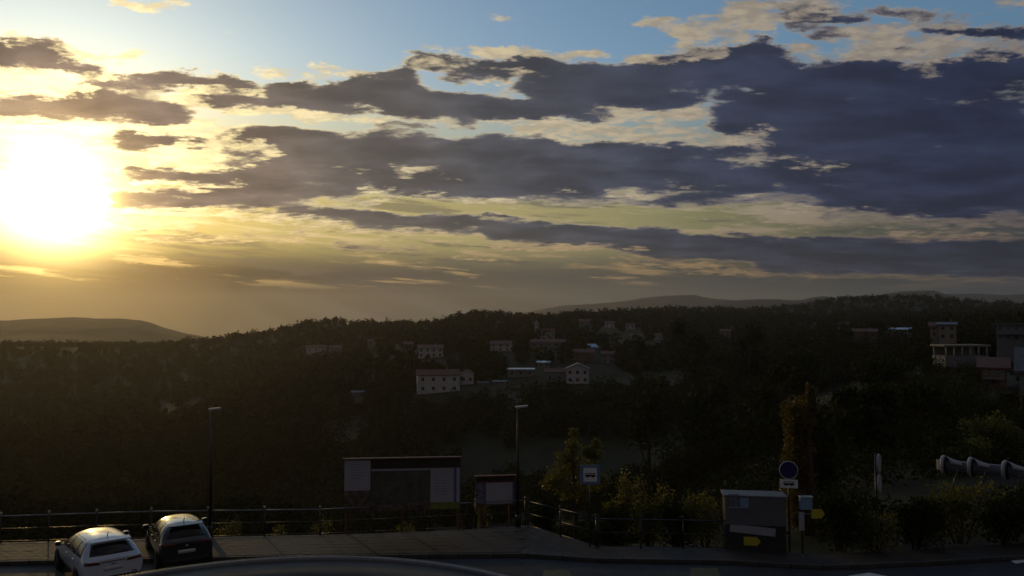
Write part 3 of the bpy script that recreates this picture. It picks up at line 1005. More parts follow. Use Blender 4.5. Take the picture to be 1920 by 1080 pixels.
def tree(name, base, h, blobs, size, leafm, label, cat, group, seed=0, trunk_r=.16, lean=(0, 0), limbs=5):
    """blobs are given relative to the base"""
    r = random.Random(seed)
    t = thing(name, base, label, cat, group)
    bl = [(base[0] + x, base[1] + y, base[2] + z, rx, ry, rz, n) for x, y, z, rx, ry, rz, n in blobs]
    mb = MB()
    pts = [Vector((lean[0] * k * k + .05 * r.uniform(-1, 1), lean[1] * k * k + .05 * r.uniform(-1, 1), h * k)) for k in (0, .2, .45, .7, .92)]
    mb.tube(pts, [trunk_r * 1.25, trunk_r, trunk_r * .75, trunk_r * .45, trunk_r * .12], 8)
    for i in range(limbs):
        x, y, z, rx, ry, rz, n = blobs[i % len(blobs)]
        p0 = pts[1 + i % 3]
        p1 = Vector((x + r.uniform(-.5, .5) * rx, y + r.uniform(-.5, .5) * ry, z + r.uniform(-.2, .6) * rz))
        mb.tube([p0, p0.lerp(p1, .5) + Vector((0, 0, .12)), p1], [trunk_r * .45, trunk_r * .28, trunk_r * .08], 6)
    mb.build('trunk', M['bark'], t, True)
    leaves('crown', bl, size, leafm, t, seed)
    return t


# woods and vineyards on the slopes, too many and too dark to count
gw = np.random.default_rng(5)
cand = 46000
aw = gw.uniform(R(-37), R(37), cand)
dw = np.exp(gw.uniform(math.log(75), math.log(3000), cand))
wxp, wyp = dw * np.tan(aw), dw
pxw = 960 + FPX * np.tan(aw)
dens = fbm(wxp / 70, wyp / 70, 4, 21)
dens2 = fbm(wxp / 260, wyp / 260, 3, 44)
near_crest = np.exp(-((dw - 880) / 60) ** 2) * (pxw > 420) + np.exp(-((dw - 1290) / 80) ** 2) * (pxw > 1150)
clear = np.exp(-(((pxw - 880) / 300) ** 2 + ((dw - 420) / 200) ** 2)) * .12                   # the village keeps open ground
keep = (dens + dens2 * .5 + near_crest * .18 - clear) > .57 - .20 * (pxw < 620) * (dw < 1500)
keep &= dw < 1700
keep &= ~((dw < 140) & (pxw > 1500))
keep &= gw.random(cand) < np.clip(.25 + dw / 900, 0, 1)
wxp, wyp, dw, pxw = wxp[keep][:13000], wyp[keep][:13000], dw[keep][:13000], pxw[keep][:13000]
wz = terrain_z(wxp, wyp)
hidden = np.zeros(len(wxp), bool)                                 # the village was built where it overlooks the slope: no trees right before its fronts
for a_, b_, ye_, yb_, dh_ in HOUSE_BOXES:
    toprow = HORIZON_Y - (wz + 6 - CAM_H) / dw * FPX
    hidden |= (pxw > a_ - 8) & (pxw < b_ + 8) & (dw < dh_ + 6) & (toprow < yb_)
wxp, wyp, dw, pxw, wz = wxp[~hidden], wyp[~hidden], dw[~hidden], pxw[~hidden], wz[~hidden]
blobs_far, blobs_near, blobs_close = [], [], []
for x, y, z, d in zip(wxp, wyp, wz, dw):
    hgt = gw.uniform(3.5, 9.0) * (1.0 if d > 250 else .75)
    rx = hgt * gw.uniform(.34, .62)
    (blobs_close if d < 170 else blobs_near if d < 350 else blobs_far).append((x, y, z + hgt * .52, rx, rx, hgt * .52, 330 if d < 170 else 170 if d < 350 else (52 if d < 1000 else 34)))
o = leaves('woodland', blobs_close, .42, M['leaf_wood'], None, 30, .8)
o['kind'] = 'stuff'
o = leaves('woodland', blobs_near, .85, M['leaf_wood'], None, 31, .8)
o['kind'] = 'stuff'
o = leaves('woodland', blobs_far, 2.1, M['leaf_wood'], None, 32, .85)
o['kind'] = 'stuff'
# undergrowth right behind the road
ug = []
for i in range(900):
    d = gw.uniform(34, 90)
    px = gw.uniform(-60, 2000)
    if px > 1380 and 36.5 < d < 44.5:
        continue
    x = (px - 960) / FPX * d
    h = gw.uniform(.8, 2.0) * (1.35 if px > 1380 else 1)
    if px > 1700 and d < 60:
        h = min(h, 1.3)
    ug.append((x, d, gz(x, d) + h * .4, h * gw.uniform(.6, 1.1), h * .8, h * .6, 130))
for i in range(420):
    px = gw.uniform(1540, 1980)
    d = gw.uniform(62, 165)
    h = gw.uniform(1.5, 3.6) if px < 1830 else gw.uniform(.7, 1.4)
    if any(a_ - 4 < px < b_ + 4 and d < dh_ + 2 and HORIZON_Y - (-.5 + h - CAM_H) / d * FPX < yb_ for a_, b_, ye_, yb_, dh_ in HOUSE_BOXES):
        continue
    x = (px - 960) / FPX * d
    ug.append((x, d, gz(x, d) + h * .4, h * gw.uniform(.6, 1.0), h * .8, h * .6, 150))
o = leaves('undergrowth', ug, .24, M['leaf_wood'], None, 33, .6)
o['kind'] = 'stuff'
# fringe of trees on the skyline
fr = []
for d0, xs in ((895, np.arange(430, 1190, 3.4)), (1298, np.arange(1150, 1960, 3.0))):
    for px in xs:
        if vnoise(np.array([px / 17.0]), np.array([d0 * .1]), 8)[0] < .30:
            continue
        d = d0 + gw.uniform(-14, 14)
        x = (px + gw.uniform(-1.5, 1.5) - 960) / FPX * d
        h = gw.uniform(2.5, 6.5) * (1.5 if gw.random() < .08 else 1)
        fr.append((x, d, gz(x, d) + h * .42, h * .55, h * .55, h * .55, 26))
o = leaves('treeline', fr, 1.7, M['leaf_wood'], None, 77, .85)
o['kind'] = 'stuff'


def crown_blobs(w, h, n, seed, low=.28):
    r = random.Random(seed)
    out = []
    for i in range(9):
        k = r.random()
        z = h * (low + (1 - low) * (.12 + .76 * k))
        rad = w * .5 * (1 - .55 * abs(k - .35))
        a = r.uniform(0, 2 * PI)
        out.append((rad * .55 * math.cos(a), rad * .55 * math.sin(a), z, rad * .62, rad * .62, h * .17, n // 9))
    return out


def px_tree(px, ytop, d, wpx, name, label, cat, group, leafm, n, size, seed, z=None, low=.2, depth=None):
    """tree whose top shows at (px, ytop) and stands d metres ahead on the land"""
    x = at(px, ytop, d).x
    zb = gz(x, d) if z is None else z
    top = at(px, ytop, d).z
    w = wpx / FPX * d
    h = max(top - zb, .8)
    return tree(name, (x, d, zb - .1), h, crown_blobs(w, h, n, seed, low), size, leafm, label, cat, group, seed, trunk_r=max(.05, h * .022))


G_TREE = 'trees on the slope behind the road'
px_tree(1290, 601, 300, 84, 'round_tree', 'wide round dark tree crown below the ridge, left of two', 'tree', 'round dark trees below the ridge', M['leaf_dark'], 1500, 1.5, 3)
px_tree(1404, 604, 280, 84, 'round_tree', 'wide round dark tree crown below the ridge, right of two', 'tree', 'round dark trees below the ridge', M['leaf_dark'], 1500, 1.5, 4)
px_tree(1197, 629, 330, 36, 'round_tree', 'small dark tree on slope right of the village houses', 'tree', None, M['leaf_dark'], 700, 1.3, 5)
px_tree(1500, 640, 190, 90, 'broad_tree', 'broad dark tree on slope left of the right-hand houses', 'tree', G_TREE, M['leaf_dark'], 1500, 1.1, 6)
px_tree(1655, 655, 150, 110, 'broad_tree', 'broad dark tree under the terrace with pale columns', 'tree', G_TREE, M['leaf_dark'], 1700, .9, 7)
px_tree(1460, 690, 110, 110, 'broad_tree', 'dark tree left of the tall ivy-grown trunk', 'tree', G_TREE, M['leaf_dark'], 1700, .75, 8)
px_tree(1330, 700, 130, 130, 'broad_tree', 'dark tree on slope above the notice kiosk', 'tree', G_TREE, M['leaf_dark'], 1700, .8, 9)
px_tree(1215, 720, 140, 120, 'broad_tree', 'dark tree on slope above the bus stop sign', 'tree', G_TREE, M['leaf_dark'], 1600, .8, 10)
px_tree(1620, 722, 60, 150, 'broad_tree', 'big dark tree behind the twin edge-on road signs', 'tree', G_TREE, M['leaf_dark'], 2600, .5, 11, low=.1)
px_tree(1720, 700, 75, 130, 'broad_tree', 'big dark tree left of the reddish house', 'tree', G_TREE, M['leaf_dark'], 2400, .55, 12, low=.1)

# tall trunk grown over with ivy at the right
dI = 33.0
xI = at(1516, 900, dI).x
zI = gz(xI, dI)
tI = thing('ivy_tree', (xI, dI, zI - .1), 'tall broken tree trunk with brown ivy down its left side behind the blue round sign', 'tree')
hI = at(1520, 714, dI).z - zI
mb = MB()
mb.tube([(0, 0, 0), (.06, 0, hI * .3), (-.02, .05, hI * .62), (.14, 0, hI * .86), (.10, 0, hI * .985)], [.26, .2, .17, .13, .05], 9)
mb.tube([(.10, 0, hI * .8), (.34, .1, hI * .9), (.5, .1, hI * .97)], [.09, .06, .02], 6)
mb.tube([(-.05, 0, hI * .52), (-.3, .1, hI * .66), (-.42, .1, hI * .74)], [.08, .05, .02], 6)
mb.tube([(.02, -.05, 0), (-.22, -.1, hI * .3), (-.16, -.1, hI * .52)], [.03, .025, .02], 5)
mb.build('trunk', M['bark'], tI, True)
ivy = []
gi = random.Random(4)
for k in range(26):
    u = .08 + .76 * k / 25
    ivy.append((xI - .30 + .18 * gi.uniform(-1, 1) - .28 * math.sin(u * 3.1), dI + gi.uniform(-.3, .3), zI + hI * u, .48, .45, .36, 300))
for k in range(8):
    ivy.append((xI + .12 + gi.uniform(-.12, .12), dI + gi.uniform(-.2, .2), zI + hI * (.80 + .022 * k), .30 - .028 * k, .26 - .02 * k, .26, 90 - 7 * k))
for k in range(7):
    ivy.append((xI + .25 + gi.uniform(-.1, .35), dI + .2, zI + hI * (.55 + .055 * k), .26, .3, .26, 60))
leaves('ivy', ivy, .125, M['leaf_ivy'], tI, 41)
dk = []
for k in range(14):
    dk.append((xI + .75 + gi.uniform(-.3, .3), dI + .9 + gi.uniform(-.4, .4), zI + hI * (.08 + .055 * k), .7, .7, .55, 190))
o = thing('dark_tree', (xI + .75, dI + .9, zI), 'narrow black-green tree close against the right side of the ivy-grown trunk', 'tree')
mb = MB()
mb.tube([(0, 0, -.1), (.05, 0, hI * .45), (0, .05, hI * .8)], [.14, .09, .03], 7)
mb.build('trunk', M['bark'], o, True)
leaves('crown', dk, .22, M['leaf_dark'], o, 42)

# small tree with sunlit leaves beside the bus stop sign
dT = 33.0
xT = at(1078, 860, dT).x
zT = gz(xT, dT)


def rel(px, py, d, bx, by, bz):
    p = at(px, py, d)
    return p.x - bx, p.y - by, p.z - bz


bl = []
for px, py, rx, rz, n in ((1075, 812, .16, .28, 90), (1072, 838, .26, .35, 150), (1060, 862, .42, .4, 240), (1052, 888, .55, .42, 300), (1035, 905, .45, .36, 220),
                          (1116, 832, .20, .26, 100), (1112, 852, .34, .32, 180), (1090, 880, .5, .45, 260), (1120, 900, .5, .4, 240), (1075, 920, .7, .4, 300), (1098, 845, .25, .3, 110)):
    x, y, z = rel(px, py, dT, xT, dT, zT)
    bl.append((x, y + random.uniform(-.25, .25), z, rx * 1.12, rx * 1.12, rz, int(n * 1.9)))
tree('young_tree', (xT, dT, zT), at(1076, 806, dT).z - zT, bl, .125, M['leaf_sun'], 'young tree with sun-flecked leaves behind the left side of the bus stop sign', 'tree', None, 13, .06, (.0, 0), 9)


def shrub(px, ytop, d, wpx, label, name='shrub', leafm='leaf_sun', n=700, size=.14, seed=0, group='shrubs beyond the railing', zb=None, cat='shrub'):
    p = at(px, ytop, d)
    zb = gz(p.x, d) if zb is None else zb
    h = max(p.z - zb, .3)
    w = wpx / FPX * d
    r = random.Random(seed)
    t = thing(name, (p.x, d, zb), label, cat, group)
    mb = MB()
    bl = []
    for k in range(7):
        a = r.uniform(0, 2 * PI)
        hh = h * r.uniform(.55, 1.0)
        ex, ey = w * .38 * math.cos(a) * r.random(), w * .3 * math.sin(a) * r.random()
        mb.tube([(ex * .2, ey * .2, -.05), (ex * .6, ey * .6, hh * .5), (ex, ey, hh * .92)], [.03, .02, .008], 5)
        bl.append((p.x + ex, d + ey, zb + hh * .74, w * .24, w * .22, hh * .26, n // 10))
        bl.append((p.x + ex * .8, d + ey * .8, zb + hh * .38, w * .30, w * .28, hh * .34, n // 16))
    mb.build('stems', M['bark'], t, True)
    leaves('foliage', bl, size, M[leafm], t, seed)
    return t


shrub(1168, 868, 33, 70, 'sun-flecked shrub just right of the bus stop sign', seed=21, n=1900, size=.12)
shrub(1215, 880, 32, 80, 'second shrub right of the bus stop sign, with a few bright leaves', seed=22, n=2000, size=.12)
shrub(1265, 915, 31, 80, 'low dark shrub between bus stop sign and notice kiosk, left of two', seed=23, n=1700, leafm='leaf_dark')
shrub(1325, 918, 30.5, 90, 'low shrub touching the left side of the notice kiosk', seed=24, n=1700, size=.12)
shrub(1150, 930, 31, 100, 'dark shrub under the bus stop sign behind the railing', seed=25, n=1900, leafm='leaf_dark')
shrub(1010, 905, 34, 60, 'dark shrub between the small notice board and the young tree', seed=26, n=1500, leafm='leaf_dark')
for i, (px, yt, w, lab) in enumerate(((435, 958, 60, 'weedy bush behind the railing just right of the left lamp post'), (470, 966, 50, 'weedy bush behind the railing midway from left lamp post to map board'),
                                      (522, 978, 34, 'thin weeds sprouting behind the railing left of the map board'), (560, 972, 40, 'weed clump behind the railing near the map board'),
                                      (598, 968, 50, 'weed clump behind the railing touching the left leg of the map board'), (685, 966, 70, 'leafy weeds under the left half of the map board'),
                                      (760, 974, 70, 'leafy weeds under the right half of the map board'), (875, 905, 40, 'thin bush between map board and small notice board'),
                                      (905, 884, 34, 'thin sprig showing above the small notice board'), (52, 988, 40, 'dark weeds below the railing at the left end'))):
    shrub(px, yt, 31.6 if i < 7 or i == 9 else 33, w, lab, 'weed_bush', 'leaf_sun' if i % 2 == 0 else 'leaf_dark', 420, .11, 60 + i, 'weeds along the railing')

# hedges and bushes along the road at the right
shrub(1575, 906, 28.6, 150, 'rounded hedge between blue round sign and twin edge-on signs', 'hedge_bush', 'leaf_dark', 2600, .15, 71, 'bushes along the road', 0.0, 'bush')
shrub(1640, 945, 28.2, 90, 'low bush at the foot of the twin edge-on signs', 'hedge_bush', 'leaf_sun', 1500, .13, 72, 'bushes along the road', 0.0, 'bush')
shrub(1715, 925, 28.8, 130, 'dense bush right of the twin edge-on signs', 'hedge_bush', 'leaf_dark', 2600, .14, 73, 'bushes along the road', 0.0, 'bush')
shrub(1800, 898, 29.6, 150, 'bush below the first white collar of the barrier', 'hedge_bush', 'leaf_sun', 2600, .14, 74, 'bushes along the road', 0.0, 'bush')
shrub(1880, 905, 29.4, 150, 'bush below the barrier at the right edge', 'hedge_bush', 'leaf_dark', 2600, .14, 75, 'bushes along the road', 0.0, 'bush')
shrub(1960, 900, 30, 150, 'bush at the right end of the row below the barrier', 'hedge_bush', 'leaf_dark', 2000, .14, 76, 'bushes along the road', 0.0, 'bush')
shrub(1765, 800, 50, 90, 'leafy bush behind the left end of the barrier', 'hedge_bush', 'leaf_dark', 1700, .2, 77, 'bushes along the road', None, 'bush')
shrub(1860, 762, 52, 120, 'tall bush with yellow-lit leaves behind the barrier', 'hedge_bush', 'leaf_sun', 3000, .2, 78, 'bushes along the road', None, 'bush')
shrub(1925, 748, 54, 120, 'tall bush at the right edge behind the barrier', 'hedge_bush', 'leaf_dark', 2600, .2, 79, 'bushes along the road', None, 'bush')
shrub(1808, 815, 49, 90, 'bush with yellow-lit leaves behind the first barrier panel', 'hedge_bush', 'leaf_sun', 1900, .18, 80, 'bushes along the road', None, 'bush')


# ------------------------------------------------------------------ road, pavement, railing
def g2(px, py, z=0.0):
    p = ground(px, py, z)
    return (p.x, p.y)


EDGE_FAR = [g2(-420, 1040), g2(0, 1027), g2(400, 1016), g2(640, 1011), g2(860, 1003), g2(990, 993), g2(1120, 1034), g2(1365, 1037), g2(1540, 1050), g2(1740, 1040), g2(1930, 1028), g2(2300, 1005)]
EDGE_NEAR = [g2(-420, 1075), g2(0, 1058), g2(400, 1050), g2(640, 1046), g2(860, 1044), g2(990, 1043), g2(1120, 1052), g2(1365, 1056), g2(1540, 1066), g2(1740, 1058), g2(1930, 1046), g2(2300, 1022)]
m = MB()
m.prism([(-60, -40), (60, -40), (60, 20)] + [(x, y + .35) for x, y in reversed(EDGE_FAR)] + [(-60, 20)], -.5, 0.0)
road = structure(m.build('road', M['asphalt']))
m = MB()
far_ = [(x, y + .25) for x, y in EDGE_FAR]
for i in range(len(far_) - 1):
    m.prism([EDGE_NEAR[i], EDGE_NEAR[i + 1], far_[i + 1], far_[i]], .004, .115)
pave = structure(m.build('pavement', M['paving']))
# kerb stones, one by one
ks = MB()
ks.box((0, 0, .065), (.94, .15, .13))
first = None
for i in range(len(EDGE_NEAR) - 1):
    a, b = Vector(EDGE_NEAR[i] + (0,)), Vector(EDGE_NEAR[i + 1] + (0,))
    n = max(1, int(round((b - a).length / .96)))
    ang = math.atan2(b.y - a.y, b.x - a.x)
    for k in range(n):
        p = a.lerp(b, (k + .5) / n)
        if first is None:
            first = ks.build('kerb_stone', M['kerbstone'], pave, bevel=.012)
            o = first
        else:
            o = first.copy()
            COL.objects.link(o)
        o.location = (p.x, p.y - .09, random.uniform(-.004, .004) + .004)
        o.rotation_euler = (0, 0, ang + random.uniform(-.006, .006))
        o.scale = ((b - a).length / n / .96, 1, 1)
# paving slabs of the strip on the left
sl = MB()
sl.box((0, 0, 0), (.58, .38, .03))
first = None
for r_ in range(6):
    for k in range(48):
        t = (k + .5 * (r_ % 2)) / 48
        px = 0 + t * 980
        yn = np.interp(px, [0, 400, 640, 860, 990], [1058, 1050, 1046, 1044, 1043])
        yf = np.interp(px, [0, 400, 640, 860, 990], [1027, 1016, 1011, 1003, 993])
        a, b = Vector(g2(px, yn) + (0,)), Vector(g2(px, yf) + (0,))
        p = a.lerp(b, (r_ + .55) / 6.1)
        if first is None:
            first = sl.build('paving_slab', M['paving'], pave, bevel=.006)
            o = first
        else:
            o = first.copy()
            COL.objects.link(o)
        o.scale = (1, (b - a).length / 6.1 / .395, 1)
        o.location = (p.x, p.y, .119 + random.uniform(-.003, .003))
        o.rotation_euler = (random.uniform(-.006, .006), random.uniform(-.006, .006), .03 + random.uniform(-.01, .01))


def mark(name, mt, quad):
    mm = MB()
    mm.prism([g2(*q) for q in quad], .002, .006)
    return structure(mm.build(name, M[mt], road))


mark('road_marking', 'yellow_paint', [(1012, 1100), (1075, 1100), (1068, 1069), (1020, 1069)])
mark('road_marking', 'yellow_paint', [(1290, 1105), (1358, 1105), (1345, 1065), (1296, 1065)])
mark('road_marking', 'white_paint', [(1590, 1080), (1660, 1090), (1700, 1088), (1630, 1074)])
mark('road_marking', 'white_paint', [(1895, 1052), (1960, 1044), (1960, 1048), (1905, 1057)])
mark('road_marking', 'white_paint', [(1740, 1096), (1960, 1080), (1960, 1084), (1750, 1102)])


def railing(pts, label, step=2.0, rail='galvanised'):
    """pts: (px, base row, top row); posts with knobs, a top rail and a lower rail"""
    P = [(ground(px, yb), yt) for px, yb, yt in pts]
    t = thing('railing', P[0][0], label, 'railing', 'railings along the edge')
    o = P[0][0]
    W3, H3 = [], []
    for (p, yt), (px, yb, _) in zip(P, pts):
        W3.append(p - o)
        H3.append(at(px, yt, p.y).z)
    for i in range(len(W3) - 1):
        a, b = W3[i], W3[i + 1]
        n = max(1, int(round((b - a).length / step)))
        for k in range(n + (1 if i == len(W3) - 2 else 0)):
            f = k / n
            p, h = a.lerp(b, f), H3[i] * (1 - f) + H3[i + 1] * f
            mm = MB()
            mm.tube([(p.x, p.y, 0), (p.x, p.y, h + .05)], .028, 8)
            po = mm.build('post', M['dark_steel'], t, True)
            mm = MB()
            mm.lathe((p.x, p.y, h + .05), [(.012, 0), (.042, .02), (.05, .05), (.04, .08), (.012, .095)], 8)
            mm.build('knob', M[rail], po, True)
            if k < n:
                q = a.lerp(b, (k + 1) / n)
                h2 = H3[i] * (1 - (k + 1) / n) + H3[i + 1] * (k + 1) / n
                mm = MB()
                mm.tube([(p.x, p.y, h), (q.x, q.y, h2)], .024, 8)
                mm.build('top_rail', M[rail], t, True)
                for hh, nm, mt in ((.16, 'lower_rail', 'dark_steel'), (.58, 'middle_rail', 'dark_steel')):
                    mm = MB()
                    mm.tube([(p.x, p.y, h * hh), (q.x, q.y, h2 * hh)], .014, 6)
                    mm.build(nm, M[mt], t, True)
    return t


railing([(-330, 1032, 978), (0, 1024, 968), (180, 1019, 962), (283, 1017, 959), (600, 1009, 955), (985, 992, 938)], 'long thin metal railing behind the two parked cars and the notice boards')
railing([(990, 993, 940), (1118, 1033, 971)], 'short slanting railing coming forward to the bus stop sign', 1.6, 'dark_steel')
railing([(1122, 1034, 973), (1362, 1036, 977)], 'dark railing between bus stop sign and notice kiosk', 1.5, 'dark_steel')


# ------------------------------------------------------------------ street lamps
def lamp(px, ytop, ybase, wpx, label, sgn):
    b = ground(px, ybase)
    h = at(px, ytop, b.y).z
    w = wpx / FPX * b.y
    t = thing('street_lamp', b, label, 'street lamp', 'street lamps at the edge')
    mm = MB()
    mm.lathe((0, 0, -.05), [(.11, 0), (.11, .5), (.075, .62)], 12)
    mm.build('base', M['dark_steel'], t, True)
    mm = MB()
    mm.tube([(0, 0, .5), (0, 0, h * .5), (0, 0, h - .04)], [.062, .052, .038], 10)
    mm.build('pole', M['dark_steel'], t, True)
    mm = MB()
    mm.rbox((sgn * w * .28, -.03, h), (w, .26, .055), .1, Matrix.Rotation(-sgn * R(6), 3, 'Y'), 4, 'Z')
    hd = mm.build('lamp_head', M['lamp_shell'], t, bevel=.01)
    mm = MB()
    mm.box((sgn * w * .38, -.03, h - .034), (w * .5, .18, .014), mtx=Matrix.Rotation(-sgn * R(6), 3, 'Y'))
    mm.build('lens', M['lens'], hd)
    mm = MB()
    mm.tube([(0, 0, h - .1), (sgn * .02, -.02, h - .02)], .045, 8)
    mm.build('collar', M['lamp_shell'], t, True)


lamp(393, 766, 1014, 22, 'slim street lamp with small bright head above the dark parked car', 1)
lamp(971, 762, 993, 24, 'slim street lamp with pale flat head beside the small notice board', 1)


# ------------------------------------------------------------------ notice boards
def frame_from(pl, pr, yl0, yl1, yr0, yr1):
    """board placed between two ground points: returns empty transform, width, heights"""
    v = pr - pl
    return math.atan2(v.y, v.x), v.length


bl_, br_ = ground(643, 1007), ground(862, 1001)
yaw = math.atan2(br_.y - bl_.y, br_.x - bl_.x)
Wb = (br_ - bl_).length
zt = (at(643, 864, bl_.y).z + at(862, 858, br_.y).z) / 2
zb = (at(643, 956, bl_.y).z + at(862, 960, br_.y).z) / 2
Hb = zt - zb
mbd = thing('map_board', (bl_ + br_) / 2 + Vector((0, .1, .1)), 'wide information board with a map between two pale text panels on the railing edge', 'notice board', None, yaw)
zc_ = (zt + zb) / 2 - .1


def panel(parent, name, mt, x0, x1, z0, z1, y, th=.012, lab=None):
    """panel in fractions of the board"""
    mm = MB()
    mm.box(((x0 + x1) / 2, y, (z0 + z1) / 2), (x1 - x0, th, z1 - z0))
    return mm.build(name, M[mt], parent)


X0, X1, Z0, Z1 = -Wb / 2, Wb / 2, zb - .1, zt - .1


def fx(k): return X0 + k * Wb
def fz(k): return Z1 - k * Hb


panel(mbd, 'backing', 'wood_brown', X0, X1, Z0, Z1, .03, .05)
for k in (.015, .5, .985):
    mm = MB()
    mm.box((fx(k), .1, Z1 / 2 - .05), (.09, .09, Z1 + .2))
    mm.build('post', M['wood_brown'], mbd)
panel(mbd, 'roof_strip', 'wood_brown', X0 - .04, X1 + .04, Z1, Z1 + .05, .02, .22)
panel(mbd, 'header', 'board_maroon', fx(.232), fx(.998), fz(.185), fz(.01), -.004)
lp = panel(mbd, 'text_panel', 'board_white', fx(.003), fx(.225), fz(.60), fz(.01), -.004)
panel(mbd, 'picture', 'board_photo', fx(.003), fx(.225), fz(.995), fz(.605), -.004)
mp_ = panel(mbd, 'map', 'board_map', fx(.232), fx(.735), fz(.84), fz(.23), -.004)
panel(mp_, 'pale_edge', 'board_white', fx(.232), fx(.735), fz(.228), fz(.192), -.004)
panel(mbd, 'landscape_strip', 'board_photo', fx(.232), fx(.735), fz(.995), fz(.845), -.004)
rp = panel(mbd, 'text_panel', 'board_white', fx(.742), fx(.945), fz(.86), fz(.192), -.004)
panel(mbd, 'blue_band', 'board_blue', fx(.948), fx(.966), fz(.86), fz(.192), -.004)
panel(mbd, 'pale_border', 'board_white', fx(.968), fx(.998), fz(.86), fz(.192), -.004)
panel(mbd, 'green_strip', 'board_green', fx(.742), fx(.998), fz(.995), fz(.865), -.004)
for par, a0, a1, r0, n in ((lp, .05, .19, .08, 6), (rp, .77, .92, .26, 9)):
    for k in range(n):
        panel(par, 'text_line', 'ink_grey', fx(a0), fx(a1 - .05 * ((k * 7) % 3) / 2), fz(r0 + .055 * k + .018), fz(r0 + .055 * k), -.012, .004)
bl_, br_ = ground(891, 994), ground(966, 991)
yaw = math.atan2(br_.y - bl_.y, br_.x - bl_.x)
Wb = (br_ - bl_).length
zt, zb = at(928, 895, bl_.y).z, at(928, 950, bl_.y).z
Hb = zt - zb
sbd = thing('notice_board', (bl_ + br_) / 2 + Vector((0, .1, .1)), 'small notice board with a pale sheet beside the wide map board', 'notice board', None, yaw)
X0, X1, Z0, Z1 = -Wb / 2, Wb / 2, zb - .1, zt - .1
panel(sbd, 'backing', 'wood_brown', X0, X1, Z0, Z1, .03, .05)
for k in (.14, .86):
    mm = MB()
    mm.box((fx(k), .1, Z1 / 2 - .05), (.07, .07, Z1 + .2))
    mm.build('post', M['wood_brown'], sbd)
panel(sbd, 'roof_strip', 'wood_brown', X0 - .04, X1 + .04, Z1, Z1 + .04, .0, .2)
panel(sbd, 'header', 'board_maroon', fx(.02), fx(.98), fz(.17), fz(.02), -.004)
panel(sbd, 'sheet', 'board_white', fx(.26), fx(.93), fz(.95), fz(.22), -.004)
panel(sbd, 'side_sheet', 'poster_dark', fx(.03), fx(.23), fz(.95), fz(.22), -.004)
panel(sbd, 'edge_strip', 'board_blue', fx(.94), fx(.985), fz(.95), fz(.22), -.004)


# ------------------------------------------------------------------ road signs
def bus_icon(parent, c, w, y):
    """small dark bus seen from the side"""
    x, z = c
    mm = MB()
    mm.rbox((x, y, z + .02 * w), (w, .006, w * .34), w * .05)
    bi = mm.build('bus_symbol', M['ink'], parent)
    mm = MB()
    for k in range(5):
        mm.box((x - w * .37 + k * w * .185, y - .005, z + w * .08), (w * .13, .004, w * .1))
    mm.build('bus_windows', M['sign_white'], bi)
    for k in (-.27, .27):
        mm = MB()
        mm.lathe((x + k * w, y, z - w * .16), [(w * .085, -.003), (w * .085, .003)], 12, Matrix.Rotation(PI / 2, 3, 'X'))
        mm.build('bus_wheel', M['ink'], bi)


b = ground(1107, 1031)
t = thing('bus_stop_sign', b + Vector((0, 0, .11)), 'square blue-framed bus stop sign with a black bus on white', 'bus stop sign')
zt, zb = at(1107, 872, b.y).z, at(1107, 908, b.y).z
w = 37 / FPX * b.y
cz = (zt + zb) / 2 - .11
mm = MB()
mm.tube([(0, .05, -.1), (0, .05, zt - .16)], .03, 10)
mm.build('pole', M['dark_steel'], t, True)
mm = MB()
mm.rbox((0, 0, cz), (w, .03, zt - zb), .04)
mm.build('plate', M['sign_frame'], t)
mm = MB()
mm.rbox((0, -.018, cz), (w * .68, .008, (zt - zb) * .72), .02)
fc = mm.build('face', M['sign_white'], t)
bus_icon(fc, (0, cz - .01), w * .52, -.026)

b = ground(1481, 1040)
t = thing('round_sign', b + Vector((0, 0, .1)), 'round blue road sign above a white plate with a black vehicle', 'road sign', None, R(-14))
zt, zm_, zl = at(1481, 865, b.y).z - .1, at(1481, 898, b.y).z - .1, at(1481, 915, b.y).z - .1
rd = (zt - zm_) / 2 * 1.02
mm = MB()
mm.tube([(0, .04, -.1), (0, .04, zt - .1)], .03, 10)
mm.build('pole', M['dark_steel'], t, True)
RX = Matrix.Rotation(PI / 2, 3, 'X')
mm = MB()
mm.lathe((0, 0, (zt + zm_) / 2), [(rd, -.012), (rd * 1.02, 0), (rd, .012)], 28, RX)
d_ = mm.build('disc', M['sign_blue'], t)
mm = MB()
pts = [(rd * .98 * math.cos(a), -.014, (zt + zm_) / 2 + rd * .98 * math.sin(a)) for a in np.linspace(0, 2 * PI, 33)]
mm.tube(pts, .011, 6, False)
mm.build('rim', M['sign_white'], d_, True)
pw = 32 / FPX * b.y
mm = MB()
mm.rbox((0, 0, (zm_ + zl) / 2 - .01), (pw, .02, zm_ - zl - .02), .02)
pl = mm.build('plate', M['sign_white'], t)
bus_icon(pl, (0, (zm_ + zl) / 2), pw * .58, -.015)

